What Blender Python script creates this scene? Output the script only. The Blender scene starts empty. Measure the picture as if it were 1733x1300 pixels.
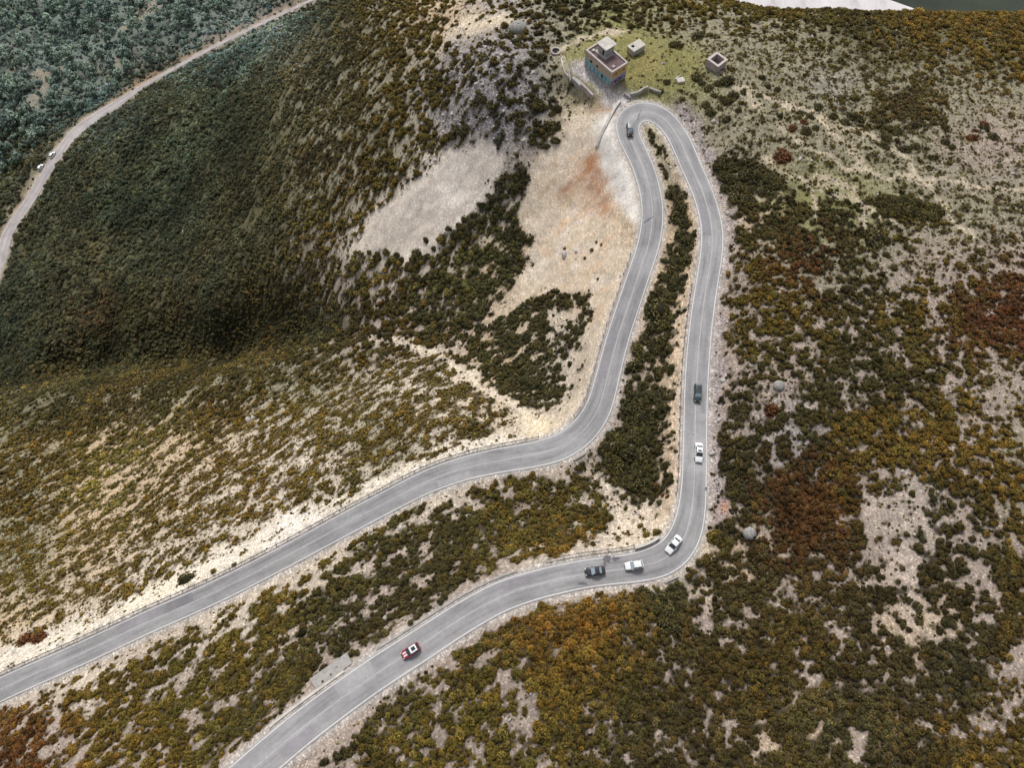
import bpy, bmesh, math, random
import numpy as np
from mathutils import Vector, Matrix

random.seed(7)
rng = np.random.default_rng(11)
scene = bpy.context.scene
COL = scene.collection
R = math.radians

# ------------------------------------------------------------------ survey camera (photo is 1733 x 1300)
W0, H0, F0 = 1733.0, 1300.0, 1200.0
PITCH = R(67.0)
CAMZ = 155.0
FWD = np.array([0, math.cos(PITCH), -math.sin(PITCH)])
UPV = np.array([0, math.sin(PITCH), math.cos(PITCH)])

def ray(px, py):
    a = (np.asarray(px, float) - W0 / 2) / F0
    b = -(np.asarray(py, float) - H0 / 2) / F0
    return a, FWD[1] + b * UPV[1], FWD[2] + b * UPV[2]

def at_z(px, py, z):
    dx, dy, dz = ray(px, py)
    t = (np.asarray(z, float) - CAMZ) / dz
    return dx * t, dy * t

def project(x, y, z):
    rz = z - CAMZ
    d = y * FWD[1] + rz * FWD[2]
    u = y * UPV[1] + rz * UPV[2]
    d = np.maximum(d, 1.0)
    return W0 / 2 + F0 * x / d, H0 / 2 - F0 * u / d, d

# ------------------------------------------------------------------ noise
_perm = np.random.default_rng(3).permutation(4096)
_grad = np.random.default_rng(4).uniform(0, 2 * math.pi, 4096)
_gx, _gy = np.cos(_grad), np.sin(_grad)

def perlin(x, y, seed=0):
    x = np.asarray(x, float) + seed * 37.17; y = np.asarray(y, float) + seed * 91.73
    xi = np.floor(x).astype(np.int64); yi = np.floor(y).astype(np.int64)
    xf = x - xi; yf = y - yi
    def g(ix, iy, fx, fy):
        h = _perm[(_perm[ix & 4095] + iy) & 4095]
        return _gx[h] * fx + _gy[h] * fy
    u = xf * xf * xf * (xf * (xf * 6 - 15) + 10); v = yf * yf * yf * (yf * (yf * 6 - 15) + 10)
    a = g(xi, yi, xf, yf); b = g(xi + 1, yi, xf - 1, yf)
    c = g(xi, yi + 1, xf, yf - 1); d = g(xi + 1, yi + 1, xf - 1, yf - 1)
    return (a + (b - a) * u) * (1 - v) + (c + (d - c) * u) * v

def fbm(x, y, oct=3, seed=0, gain=0.5):
    s = 0; a = 1.0; f = 1.0
    for k in range(oct):
        s = s + a * perlin(x * f, y * f, seed + k * 5)
        a *= gain; f *= 2.03
    return s

def smooth(e0, e1, x):
    t = np.clip((x - e0) / (e1 - e0), 0, 1)
    return t * t * (3 - 2 * t)

# ------------------------------------------------------------------ roads (photo position of the centre line, height, half width)
ROAD_PTS = [(-150, 1246, -25, 2.6), (0, 1168, -22, 2.55), (130, 1110, -20, 2.5), (260, 1049, -17.5, 2.5), (346, 1011, -16, 2.5), (470, 949, -14, 2.5),
    (600, 879, -11.5, 2.6), (653, 851, -10.5, 2.6), (733, 811, -9.3, 2.7), (800, 789, -8.3, 2.8), (854, 778, -7.7, 2.9), (906, 769, -7.1, 3.0), (951, 756, -6.6, 3.1),
    (986, 731, -6.1, 3.1), (1010, 698, -5.6, 3.0), (1027, 642, -5, 2.8), (1045, 573, -4.2, 2.7), (1062, 521, -3.6, 2.7), (1084, 455, -2.8, 2.7),
    (1098, 412, -2.3, 2.75), (1104, 346, -1.5, 2.75), (1096, 305, -1.0, 2.8), (1079, 260, -0.5, 2.9), (1065, 232, -.2, 3.0), (1060, 217, 0, 3.1), (1063, 203, .1, 3.2), (1072, 192, .2, 3.3),
    (1086, 186.5, .3, 3.3), (1103, 188, .4, 3.2), (1120, 197, .5, 3.0), (1136, 213, .6, 2.9), (1153, 241, .8, 2.8), (1163, 265, .9, 2.8), (1174, 290, 1.0, 2.75),
    (1181, 305, 1.0, 2.7), (1197, 348, 1.0, 2.7), (1205, 385, 1.0, 2.7), (1204, 430, 1.0, 2.7), (1199, 462, 1.0, 2.65), (1186, 554, 1.1, 2.65), (1179, 640, 1.2, 2.65), (1177, 700, 1.2, 2.6), (1176, 762, 1.3, 2.6),
    (1174, 831, 1.6, 2.7), (1170.5, 866, 1.8, 2.9), (1162, 902, 2, 3.1), (1148, 928, 2.2, 3.2), (1127, 946, 2.4, 3.2), (1096, 957, 2.5, 3.0), (1065, 962.5, 2.6, 2.8),
    (1023, 967, 2.8, 2.75), (981, 973, 3.0, 2.75), (940, 982, 3.2, 2.8), (919, 987, 3.3, 2.8), (850, 1009, 3.6, 2.9), (781, 1047, 4.0, 2.95), (712, 1092, 4.4, 3.0),
    (642, 1137, 4.8, 3.0), (573, 1186, 5.2, 3.0), (504, 1238, 5.6, 3.05), (442, 1291, 6, 3.05), (340, 1380, 6.6, 3.05)]
VROAD_PTS = [(-60, 640, -178, 2.9), (-20, 500, -180, 2.9), (3, 436, -182, 2.9), (14, 388, -183, 2.9), (38, 357, -184, 2.9), (62, 319, -185, 2.9), (87, 277, -186, 2.9), (111, 242, -187, 3.0), (135, 215, -188, 3.4),
    (163, 197, -189, 3.4), (194, 178, -190, 3.0), (242, 145, -192, 1.05), (294, 116, -195, 1.05), (346, 87, -198, 1.05), (415, 52, -203, 1.05), (485, 19, -209, 1.05), (530, -2, -213, 1.05), (600, -30, -222, 2.7)]

def build_line(pts, step):
    P = []
    for px, py, z, hw in pts:
        x, y = at_z(px, py, z); P.append((float(x), float(y), z, hw))
    P = np.array(P)
    out = []
    n = len(P)
    for i in range(n - 1):
        p0 = P[max(i - 1, 0)]; p1 = P[i]; p2 = P[i + 1]; p3 = P[min(i + 2, n - 1)]
        d = np.linalg.norm(p2[:2] - p1[:2]); k = max(2, int(d / (step / 4)))
        # centripetal-ish: tangents scaled by neighbouring chord lengths
        d0 = max(np.linalg.norm(p1[:2] - p0[:2]), .01); d2 = max(np.linalg.norm(p3[:2] - p2[:2]), .01)
        m1 = (p2 - p1) / d if i == 0 else ((p1 - p0) / d0 * d + (p2 - p1) / d * d0) / (d0 + d)
        m2 = (p2 - p1) / d if i == n - 2 else ((p2 - p1) / d * d2 + (p3 - p2) / d2 * d) / (d + d2)
        for t in np.linspace(0, 1, k, endpoint=False):
            h00 = 2*t**3 - 3*t**2 + 1; h10 = t**3 - 2*t**2 + t; h01 = -2*t**3 + 3*t**2; h11 = t**3 - t**2
            out.append(h00 * p1 + h10 * d * m1 + h01 * p2 + h11 * d * m2)
    out.append(P[-1]); out = np.array(out)
    s = np.concatenate([[0], np.cumsum(np.linalg.norm(np.diff(out[:, :2], axis=0), axis=1))])
    n = int(s[-1] / step); ss = np.linspace(0, s[-1], n)
    L = np.stack([np.interp(ss, s, out[:, k]) for k in range(4)], 1)
    ker = np.array([1, 2, 3, 4, 3, 2, 1.0]); ker /= ker.sum()
    for _ in range(2):
        for k in range(4):
            L[3:-3, k] = np.convolve(L[:, k], ker, 'valid')
    T = np.gradient(L[:, :2], axis=0); T /= np.linalg.norm(T, axis=1)[:, None]
    N = np.stack([-T[:, 1], T[:, 0]], 1)      # to the left of travel
    return L, T, N, ss

RL, RT, RN, RS = build_line(ROAD_PTS, 1.0)
VL, VT, VN, VS = build_line(VROAD_PTS, 3.0)
TRACKS = [ # dirt tracks in the valley and footpaths on the hill: list of (px,py), width m
    ([(-20, 206), (31, 189), (48, 174)], 2.6), ([(48, 174), (64, 158), (80, 143), (76, 126), (45, 122), (10, 121)], 2.6),
    ([(76, 126), (100, 115), (130, 108), (165, 112), (200, 103)], 2.0), ([(-20, 395), (0, 378), (28, 335), (62, 291), (92, 262), (112, 234)], 2.4),
    ([(205, 55), (235, 28), (265, 5)], 1.6)]
PATHS = [
    [(1222, 122), (1242, 140), (1270, 152), (1310, 168), (1350, 184), (1385, 198), (1425, 214), (1470, 228), (1500, 243), (1530, 270), (1560, 300), (1600, 345), (1612, 375), (1650, 400)],
    [(1242, 140), (1262, 165), (1285, 180)], [(1320, 215), (1360, 245), (1400, 262), (1440, 285), (1480, 295), (1560, 300), (1640, 310), (1733, 325)],
    [(1290, 265), (1340, 300), (1400, 320), (1450, 340), (1490, 365)], [(1440, 285), (1500, 297), (1580, 312)], [(1380, 300), (1440, 318), (1475, 350), (1520, 380)],
    [(1360, 310), (1376, 340), (1380, 362)], [(1390, 200), (1430, 240), (1455, 262), (1450, 280)], [(1300, 330), (1250, 335), (1230, 350)],
    [(1460, 340), (1465, 380), (1475, 420)], [(955, 88), (950, 100), (955, 120)], [(1010, 58), (1060, 52), (1040, 50), (980, 66), (955, 88)]]

# ------------------------------------------------------------------ terrain height: survey points (photo x, photo y, height)
CTRL = [
    # hilltop round the building
    (1035, 149, .6), (1000, 150, .3), (990, 90, .8), (1075, 90, 1.0), (1130, 110, 1.5), (1212, 112, 2.2), (1150, 137, 1.6), (1100, 150, 1.4), (1180, 180, 2.5),
    (940, 88, -1), (900, 60, -2), (880, 42, -3), (820, 35, -7), (770, 45, -12), (830, 110, 1.5), (870, 150, -0.5), (780, 150, -5), (730, 130, -15), (720, 200, -17), (780, 215, -9), (850, 225, -6), (930, 205, -4), (960, 150, -3.0), (974, 158, -3.2), (988, 171, -3.0), (960, 172, -3.6), (1000, 190, -2.6), (975, 134, .4), (990, 143, .4), (1006, 160, .1),
    # crest along the top
    (620, -16, -64), (700, -16, -39), (780, -16, -24), (900, -16, -18), (1000, -16, -16), (1100, -14, -17), (1200, -2, -18), (1300, 16, -19), (1400, 19, -21), (1530, 22, -23), (1650, 24, -26), (1733, 25, -28), (1850, 25, -32),
    (1000, 35, -4.5), (1120, 40, -4), (1250, 50, -4), (1400, 60, -7), (1560, 70, -9), (1733, 80, -12), (1850, 90, -14),
    (1300, 120, 1.5), (1400, 130, 0), (1560, 150, -2.5), (1733, 170, -5),
    # right hand hillside
    (1250, 230, 3.5), (1350, 230, 3), (1500, 250, 2), (1650, 260, .5), (1760, 260, -1), (1260, 320, 3.6), (1400, 350, 4.5), (1560, 360, 4), (1720, 380, 3.5),
    (1250, 420, 3.5), (1300, 500, 5), (1450, 520, 6), (1600, 520, 7), (1760, 520, 8), (1255, 560, 3.8), (1350, 640, 6), (1500, 680, 7.5), (1700, 680, 9),
    (1228, 700, 3.2), (1230, 800, 3.2), (1300, 780, 5.5), (1420, 830, 6), (1560, 830, 8), (1730, 830, 11), (1225, 880, 3.5), (1268, 905, 4.5), (1350, 930, 5.5), (1480, 960, 7), (1620, 980, 10), (1760, 1000, 13),
    (1180, 990, 0.5), (1210, 1010, 1.6), (1230, 1080, 3.5), (1340, 1070, 6), (1450, 1130, 9), (1600, 1160, 12), (1750, 1180, 15), (1250, 1180, 4.5), (1300, 1280, 7), (1450, 1280, 11), (1620, 1300, 14.5), (1780, 1320, 17),
    (1100, 1060, 5.5), (1000, 1060, 5.6), (1120, 1180, 7), (960, 1180, 7.6), (1100, 1290, 7.6), (920, 1300, 8.6), (780, 1160, 6.6), (800, 1290, 8.6), (650, 1250, 6.8), (600, 1330, 7.4), (1000, 1400, 9), (1400, 1420, 13), (1800, 1440, 20), (700, 1420, 9),
    # island in the hairpin, strip between the legs
    (1110, 230, .0), (1130, 270, -.3), (1140, 320, -.6), (1150, 400, -.7), (1140, 460, -1.2), (1115, 560, -2.2), (1100, 640, -3), (1075, 700, -3.6), (1100, 700, -2.6), (1135, 680, -.8), (1040, 780, -5.2), (1080, 820, -3.8), (1120, 800, -1.4), (1140, 840, 0),
    (1060, 860, -3.8), (1100, 900, -1), (1050, 920, -1.4), (1000, 830, -6), (985, 790, -8), (1020, 880, -3.4), (960, 870, -5.2), (940, 930, -1), (880, 900, -4), (860, 850, -7), (800, 920, -3.5), (760, 870, -8), (760, 990, 0), (700, 950, -5), (650, 1010, -3), (600, 960, -8), (620, 1090, 1.5), (500, 1080, -5.5), (500, 1180, 1), (400, 1120, -7.5), (420, 1230, 1), (300, 1160, -9), (330, 1280, 0), (200, 1150, -14), (200, 1280, -5), (80, 1230, -15), (80, 1310, -9), (-60, 1320, -15), (300, 1400, 3),
    # below the left leg: screes and the wooded ribs
    (1055, 300, -2.5), (1030, 240, -1.6), (1010, 260, -5), (1000, 330, -9), (1050, 380, -5), (1040, 440, -6.5), (960, 300, -9), (930, 380, -15), (980, 430, -12), (900, 450, -20), (1000, 500, -11), (960, 560, -14), (850, 520, -25), (990, 640, -10), (940, 660, -14), (900, 600, -19), (820, 580, -27), (960, 710, -9),
    (880, 310, -13), (850, 380, -20), (800, 450, -27), (740, 520, -34), (840, 265, -9.5), (800, 300, -15.5), (760, 360, -23), (700, 400, -32), (640, 420, -40), (600, 440, -46), (690, 310, -25), (640, 370, -36), (660, 500, -42), (700, 560, -38), (600, 520, -52),
    # gully
    (945, 738, -9.5), (905, 715, -12.5), (860, 680, -17), (820, 650, -21), (770, 615, -27), (700, 578, -36), (600, 573, -53), (500, 588, -80), (400, 599, -104), (300, 612, -121), (200, 622, -135), (100, 630, -148), (0, 632, -158), (600, 584, -43), (500, 604, -57), (400, 620, -70), (300, 636, -82), (200, 649, -95), (100, 660, -106), (0, 665, -118),
    # big dark slope on the left
    (650, 200, -25), (600, 300, -40), (560, 150, -50), (500, 60, -85), (560, 420, -56), (480, 480, -74), (480, 350, -66), (480, 220, -70), (400, 120, -112), (380, 300, -95), (380, 420, -92), (360, 520, -94), (280, 200, -130), (260, 330, -128), (240, 460, -120), (220, 560, -118), (160, 300, -158), (130, 400, -152), (110, 500, -145), (90, 580, -138), (50, 420, -172), (30, 520, -160), (200, 220, -158), (330, 140, -142), (420, 70, -130), (500, 25, -118),
    # spur between the gully and the left road
    (850, 735, -10.5), (780, 700, -15), (700, 650, -24), (600, 620, -42), (640, 700, -23), (500, 660, -48), (540, 720, -30), (400, 680, -58), (430, 760, -38), (600, 800, -17), (700, 780, -13), (300, 700, -66), (300, 780, -50), (200, 715, -77), (200, 800, -60), (100, 725, -87), (80, 800, -72), (0, 735, -97), (0, 820, -76), (-80, 760, -100),
    (500, 850, -20), (400, 880, -24), (300, 920, -27), (200, 960, -31), (100, 1010, -33), (0, 1060, -33), (300, 860, -36), (160, 900, -44), (30, 940, -50), (300, 985, -19.5), (180, 1050, -22), (60, 1110, -24.5), (-80, 1000, -50), (-80, 1140, -32),
    # valley, upper left
    (0, 250, -196), (100, 180, -197), (200, 120, -200), (300, 60, -204), (400, 20, -208), (0, 330, -190), (0, 100, -202), (100, 40, -206), (200, 10, -208), (-150, 100, -203), (-150, 300, -196), (-200, 500, -188), (0, -60, -205), (300, -60, -214),
]

pts = []
for px, py, z in CTRL:
    x, y = at_z(px, py, z); pts.append((float(x), float(y), z))
for L, st in ((RL, 7), (VL, 6)):
    for k in range(0, len(L), st): pts.append((L[k, 0], L[k, 1], L[k, 2] - .05))
# far side of the crest (out of sight, falls to the outer valley)
for px, py, z in [(700, -16, -39), (780, -16, -24), (900, -16, -18), (1000, -16, -16), (1100, -14, -17), (1200, -2, -18), (1300, 16, -19), (1400, 19, -21), (1530, 22, -23), (1650, 24, -26), (1850, 25, -32)]:
    x, y = at_z(px, py, z); x = float(x); y = float(y); r = math.hypot(x, y)
    for dd, dz in ((30, -34), (90, -105), (220, -250), (400, -330)):
        pts.append((x * (r + dd) / r, y * (r + dd) / r, z + dz))
for p in [(-450, 620, -215), (-650, 500, -205), (-700, 250, -200), (-600, 50, -190), (-450, -80, -150), (-700, -100, -190), (-250, -80, -75), (250, -80, 24), (400, 0, 20), (350, 150, 0), (0, -110, 16), (-130, -110, -10), (-300, 900, -230), (-700, 900, -215)]:
    pts.append(p)
PT = np.array(pts)
SC = 100.0
def tps_k(r2): return 0.5 * r2 * np.log(np.maximum(r2, 1e-12))
def tps_fit(P, lam):
    n = len(P); X = P[:, :2] / SC
    K = tps_k(((X[:, None] - X[None]) ** 2).sum(-1)) + lam * np.eye(n)
    A = np.zeros((n + 3, n + 3)); A[:n, :n] = K; A[:n, n] = 1; A[:n, n + 1:] = X; A[n, :n] = 1; A[n + 1:, :n] = X.T
    b = np.zeros(n + 3); b[:n] = P[:, 2]
    return X, np.linalg.solve(A, b)
TX, TW = tps_fit(PT, 2e-4)
def tps(x, y):
    x = np.asarray(x, float); sh = x.shape; q = np.stack([x.ravel(), np.asarray(y, float).ravel()], 1) / SC
    out = np.empty(len(q)); n = len(TX)
    for a in range(0, len(q), 20000):
        c = q[a:a + 20000]
        r2 = (c[:, 0:1] - TX[None, :, 0]) ** 2 + (c[:, 1:2] - TX[None, :, 1]) ** 2
        out[a:a + 20000] = tps_k(r2) @ TW[:n] + TW[n] + c @ TW[n + 1:]
    return out.reshape(sh)

def nearest(L, x, y):
    x = np.asarray(x, np.float32).ravel(); y = np.asarray(y, np.float32).ravel()
    D = np.full(len(x), 1e9, np.float32); I = np.zeros(len(x), np.int32)
    lx = L[:, 0].astype(np.float32); ly = L[:, 1].astype(np.float32)
    box = (x > lx.min() - 25) & (x < lx.max() + 25) & (y > ly.min() - 25) & (y < ly.max() + 25)
    idx = np.nonzero(box)[0]
    for a in range(0, len(idx), 20000):
        j = idx[a:a + 20000]
        d2 = (x[j, None] - lx) ** 2 + (y[j, None] - ly) ** 2
        k = d2.argmin(1); I[j] = k; D[j] = np.sqrt(d2[np.arange(len(j)), k])
    return D, I

FLOOR = -330.0
PADS = []      # level platforms (x, y, radius, z)
def height(x, y, detail=True, info=False):
    x = np.asarray(x, float); y = np.asarray(y, float); sh = x.shape
    xf = x.ravel(); yf = y.ravel()
    z = np.maximum(tps(xf, yf), FLOOR - 20)
    d1, i1 = nearest(RL, xf, yf); d2, i2 = nearest(VL, xf, yf)
    e1 = d1 - RL[i1, 3]; e2 = d2 - VL[i2, 3]
    if detail:
        far = smooth(-60, -150, z)
        n = fbm(xf / 9, yf / 9, 4, 1) * (0.55 + 1.6 * far) + fbm(xf / 1.9, yf / 1.9, 2, 2) * .22
        n += fbm(xf / 40, yf / 40, 2, 8) * (1.2 + 5 * far)
        fade = smooth(1.2, 8, e1) * smooth(1.5, 12, e2)
        z = z + n * fade
    w = 1 - smooth(1.0, 5.5, e1); z = z * (1 - w) + (RL[i1, 2] - .09) * w
    w = 1 - smooth(1.0, 7, e2); z = z * (1 - w) + (VL[i2, 2] - .25) * w
    for (cx, cy, rr, pz) in PADS:
        w = 1 - smooth(rr, rr + 2.5, np.hypot(xf - cx, yf - cy)); z = z * (1 - w) + pz * w
    if info: return z.reshape(sh), e1.reshape(sh), e2.reshape(sh)
    return z.reshape(sh)

def ground_at(px, py):
    """where the sight line through a photo position meets the terrain"""
    px = np.atleast_1d(np.asarray(px, float)); py = np.atleast_1d(np.asarray(py, float))
    dx, dy, dz = ray(px, py)
    lo = np.full(len(px), 60.0); hit = np.zeros(len(px), bool); t = lo.copy()
    step = 6.0
    prev = lo.copy()
    for k in range(140):
        act = ~hit
        if not act.any(): break
        z = tps(dx[act] * t[act], dy[act] * t[act]); below = CAMZ + dz[act] * t[act] < z
        ia = np.nonzero(act)[0]; hit[ia[below]] = True
        nb = ia[~below]; prev[nb] = t[nb]; t[nb] += step
    a = prev; b = t.copy()
    for k in range(14):
        m = (a + b) / 2; below = CAMZ + dz * m < height(dx * m, dy * m)
        b = np.where(below, m, b); a = np.where(below, a, m)
    return dx * b, dy * b, height(dx * b, dy * b)

# ------------------------------------------------------------------ survey maps (4 photo pixels per cell)
RW, RH = 434, 326
GX, GY = np.meshgrid((np.arange(RW) + .5) * 4, (np.arange(RH) + .5) * 4)
def grid_to_map(rows, cell):
    g = np.array(rows, float)
    fx = np.clip(GX / cell - .5, 0, g.shape[1] - 1.001); fy = np.clip(GY / cell - .5, 0, g.shape[0] - 1.001)
    xi = fx.astype(int); yi = fy.astype(int); u = fx - xi; v = fy - yi
    if g.ndim == 3: u = u[..., None]; v = v[..., None]
    return (g[yi, xi] * (1 - u) + g[yi, xi + 1] * u) * (1 - v) + (g[yi + 1, xi] * (1 - u) + g[yi + 1, xi + 1] * u) * v
def blur(m, r):
    if r < .5: return m
    k = np.exp(-.5 * (np.arange(-int(3 * r), int(3 * r) + 1) / r) ** 2); k /= k.sum(); p = len(k) // 2
    m = np.pad(m, ((p, p), (p, p)), 'edge')
    m = np.apply_along_axis(lambda v: np.convolve(v, k, 'valid'), 0, m)
    return np.apply_along_axis(lambda v: np.convolve(v, k, 'valid'), 1, m)
def poly_mask(poly, feather=1.5):
    wx = GX + 9 * perlin(GX / 38, GY / 38, 21) + 6 * perlin(GX / 14, GY / 14, 22); wy = GY + 9 * perlin(GX / 38, GY / 38, 23) + 6 * perlin(GX / 14, GY / 14, 24)
    ins = np.zeros(GX.shape, bool); n = len(poly); j = n - 1
    for i in range(n):
        xi, yi = poly[i]; xj, yj = poly[j]
        if yi != yj: ins ^= ((yi > wy) != (yj > wy)) & (wx < (xj - xi) * (wy - yi) / (yj - yi) + xi)
        j = i
    return blur(ins.astype(float), feather)
def line_mask(pl, width, feather=1.0):
    d = np.full(GX.shape, 1e9)
    for (x0, y0), (x1, y1) in zip(pl[:-1], pl[1:]):
        vx, vy = x1 - x0, y1 - y0; L2 = vx * vx + vy * vy
        t = np.clip(((GX - x0) * vx + (GY - y0) * vy) / L2, 0, 1)
        d = np.minimum(d, np.hypot(GX - x0 - t * vx, GY - y0 - t * vy))
    return np.clip((width + feather - d) / feather, 0, 1)
def sample(m, px, py):
    fx = np.clip(px / 4 - .5, 0, RW - 1.001); fy = np.clip(py / 4 - .5, 0, RH - 1.001)
    xi = fx.astype(int); yi = fy.astype(int); u = fx - xi; v = fy - yi
    if m.ndim == 3: u = u[..., None]; v = v[..., None]
    return (m[yi, xi] * (1 - u) + m[yi, xi + 1] * u) * (1 - v) + (m[yi + 1, xi] * (1 - u) + m[yi + 1, xi + 1] * u) * v

COVER = """44444444467776622455555557778888888
44444446888776544443012345566788878
44445688998776544542023434557878777
44578899988776645552000344445786444
67788899988776643560010133334665334
77888899988776400500030066344433433
78888899877764001800006088555445444
88888998777540017720008057886888555
88888999887653378810008068886545644
88899999988777787340028057765443788
99899899998766883786164167878777899
99998999999878846885064057788777886
99999999986666653878307406478788775
88999988766665783751185077468887775
79988776666676777100695088678888865
77787766666775433200496088889988876
77766666666631005878374089989477887
65666666553102789982140589995365557
66565544430278999952142088999465755
65554443106787886200002888876468657
55444310578878810488999967888754878
44320167888785027999999778988666888
21037878888710488999998888989888874
03578788895016868798999889989989865
56677878940168887788998989988999857
76677778500688888778987889977999988"""
def hx(r, g, b):
    f = lambda c: (c / 255) ** 2.2
    return (f(r), f(g), f(b))
HUES = """
v v v v v b o o o d d o o o d y y y
v v b b b b o o d d d o o o o o y y
b b b b b b o o d d d d d o o d m m
b b b b b o o d d d d d d d d o m m
b b b b b o o d d d d d o r d o o r
b b o b d d d d d d d d o o d o r r
b d d o o o o o d d d d d d d d o o
o o o o y o o y d d d d d d o y y o
d o o y y o o d o o d d d r o d d y
o y o o y o d d o y o o d r d d d o
o y o o o d d d o y y d d o d d d o
y o o o o d d o o y o d o o d d d y
r y o o d d o o o o d d d o d d y o"""
HUEC = {'d': (56, 52, 32), 'o': (78, 68, 33), 'y': (92, 74, 34), 'r': (74, 49, 31), 'b': (60, 62, 46), 'm': (76, 70, 44), 'v': (92, 106, 98)}  # v: valley plants paled and cooled, haze painted into the tint
SOIL = """vvvvvsntqnennnssss
vvsssnnqqneennnnnn
vssssnnwqttknnnnkk
sssssnwwwtttteennn
ssssskwwttttknnkkk
ssssskkktwwtkkkkkk
ssnnnnwwtwktkkkkkk
ntttwwnwwwktkqkkkn
nttwwwwwkkwtkkkkkn
ntwwwwkkkwwwtkkkkk
twwwwkkkkkkkkkktkk
wwkkkkkkkkkkkkkkkk
kkkkkkkkkkkkktkkkk"""
SOILC = {'w': (186, 173, 156), 'k': (154, 140, 129), 'n': (138, 132, 112), 't': (182, 161, 134), 's': (94, 90, 68), 'q': (152, 146, 143), 'e': (126, 124, 82), 'v': (120, 128, 120)}  # v: valley soil carries painted haze as well

def rows(txt, n, f):
    out = []
    for r in txt.split('\n'):
        if len(r) != n: print('ROW LENGTH', len(r), r)
        r = (r + r[-1] * n)[:n]; out.append([f(c) for c in r])
    return out
COV = grid_to_map(rows(COVER, 35, lambda c: max(0, int(c) / 9.0 * 1.0 - .04)), 50)
TINT = grid_to_map(rows(HUES.strip().replace(' ', ''), 18, lambda c: hx(*HUEC[c])), 100)
GND = grid_to_map(rows(SOIL, 18, lambda c: hx(*SOILC[c])), 100)
ROCK = np.zeros(GX.shape); GRAIN = np.ones(GX.shape); GRASS = np.full(GX.shape, .18); PSIZE = np.ones(GX.shape)

def cover(poly, v, f=1.2, amount=1.0):
    global COV
    m = poly_mask(poly, f) * amount; COV = COV * (1 - m) + v * m
def soil(poly, c, f=2.0, amount=1.0):
    global GND
    m = (poly_mask(poly, f) * amount)[..., None]; GND = GND * (1 - m) + np.array(hx(*c)) * m
def soil_streak(poly, c, ang, f=2.0, amount=1.0, seed=0):
    global GND
    u = GX * math.cos(ang) + GY * math.sin(ang); v = -GX * math.sin(ang) + GY * math.cos(ang)
    k = smooth(-.15, .35, fbm(u / 60, v / 9, 3, 130 + seed, .6))
    m = (poly_mask(poly, f) * amount * k)[..., None]; GND = GND * (1 - m) + np.array(hx(*c)) * m
def tint(poly, c, f=3.0, amount=.6):
    global TINT
    m = (poly_mask(poly, f) * amount)[..., None]; TINT = TINT * (1 - m) + np.array(hx(*c)) * m
def blob(cx, cy, rx, ry, k=12): return [(cx + rx * math.cos(t * 2 * math.pi / k), cy + ry * math.sin(t * 2 * math.pi / k)) for t in range(k)]

# bare screes and cuttings
SCREE_A = [(776, 252), (836, 246), (856, 268), (838, 300), (822, 330), (806, 358), (770, 380), (752, 396), (735, 420), (700, 440), (668, 436), (640, 418), (588, 436), (600, 412), (612, 388), (645, 352), (690, 318), (725, 292)]
SCREE_B = [(1000, 178), (1030, 172), (1034, 200), (1012, 250), (1024, 300), (1040, 360), (1060, 420), (1052, 470), (1036, 520), (1020, 580), (1002, 640), (985, 700), (960, 735), (930, 735), (960, 690), (975, 640), (985, 590), (1000, 540), (998, 498), (940, 488), (900, 502), (850, 535), (825, 550), (850, 510), (880, 470), (905, 430), (900, 405), (872, 385), (880, 340), (890, 300), (892, 268), (930, 240), (955, 210), (975, 190)]
cover(SCREE_A, 0, .8); cover(SCREE_B, 0.0, .8)
soil(SCREE_A, (228, 214, 199), 1.5); soil(SCREE_B, (206, 190, 168), 3)
soil([(700, 300), (800, 260), (838, 270), (810, 340), (760, 370), (720, 350)], (234, 222, 211), 6, .85)
soil_streak(SCREE_A, (204, 190, 174), math.atan2(.75, -.66), 3, .75, 9)
soil_streak(SCREE_A, (236, 226, 214), math.atan2(.75, -.66), 3, .6, 12)
for p in ([(628, 420), (700, 385), (745, 352)], [(640, 428), (712, 398), (760, 362)], [(700, 330), (760, 300), (815, 285)]):
    m = line_mask(p, .8, 3)[..., None] * .3; GND = GND * (1 - m) + np.array(hx(168, 154, 140)) * m
soil([(615, 405), (690, 378), (720, 395), (650, 425), (590, 436)], (200, 188, 174), 5)
FALL = math.atan2(.75, -.66)
soil_streak([(985, 258), (1014, 255), (1028, 300), (1030, 352), (1020, 375), (992, 372), (950, 345), (925, 330), (945, 295)], (160, 104, 66), FALL, 3, 1.0, 1)
soil_streak([(1004, 262), (1020, 262), (1026, 300), (1024, 350), (1005, 340), (1000, 300)], (142, 86, 52), FALL, 2.5, 1.0, 2)
soil_streak([(930, 290), (1030, 290), (1050, 400), (1000, 480), (900, 440), (900, 360)], (200, 160, 122), FALL, 6, .55, 3)
soil_streak([(900, 260), (1010, 180), (1050, 430), (1030, 560), (960, 480), (850, 520), (880, 420)], (218, 206, 192), FALL, 8, .7, 4)
soil_streak([(850, 520), (1000, 440), (1050, 470), (1020, 560), (940, 490)], (202, 162, 120), FALL, 5, .5, 5)
soil([(984, 262), (1014, 258), (1026, 300), (1028, 352), (1006, 356), (990, 336), (962, 330), (972, 296)], (160, 108, 70), 4, .4)
soil_streak([(988, 172), (1028, 166), (1032, 190), (990, 188)], (170, 112, 74), FALL, 2, 1.0, 6); soil([(1000, 172), (1024, 170), (1024, 184), (1000, 182)], (172, 118, 82), 2, .6)
soil([(1015, 190), (1045, 200), (1052, 260), (1080, 310), (1088, 380), (1062, 372), (1040, 330), (1022, 290), (1008, 252)], (230, 224, 216), 1.5)
cover([(1015, 190), (1045, 200), (1052, 260), (1085, 310), (1090, 390), (1062, 372), (1040, 330), (1022, 290), (1008, 252)], 0, .5)
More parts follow.
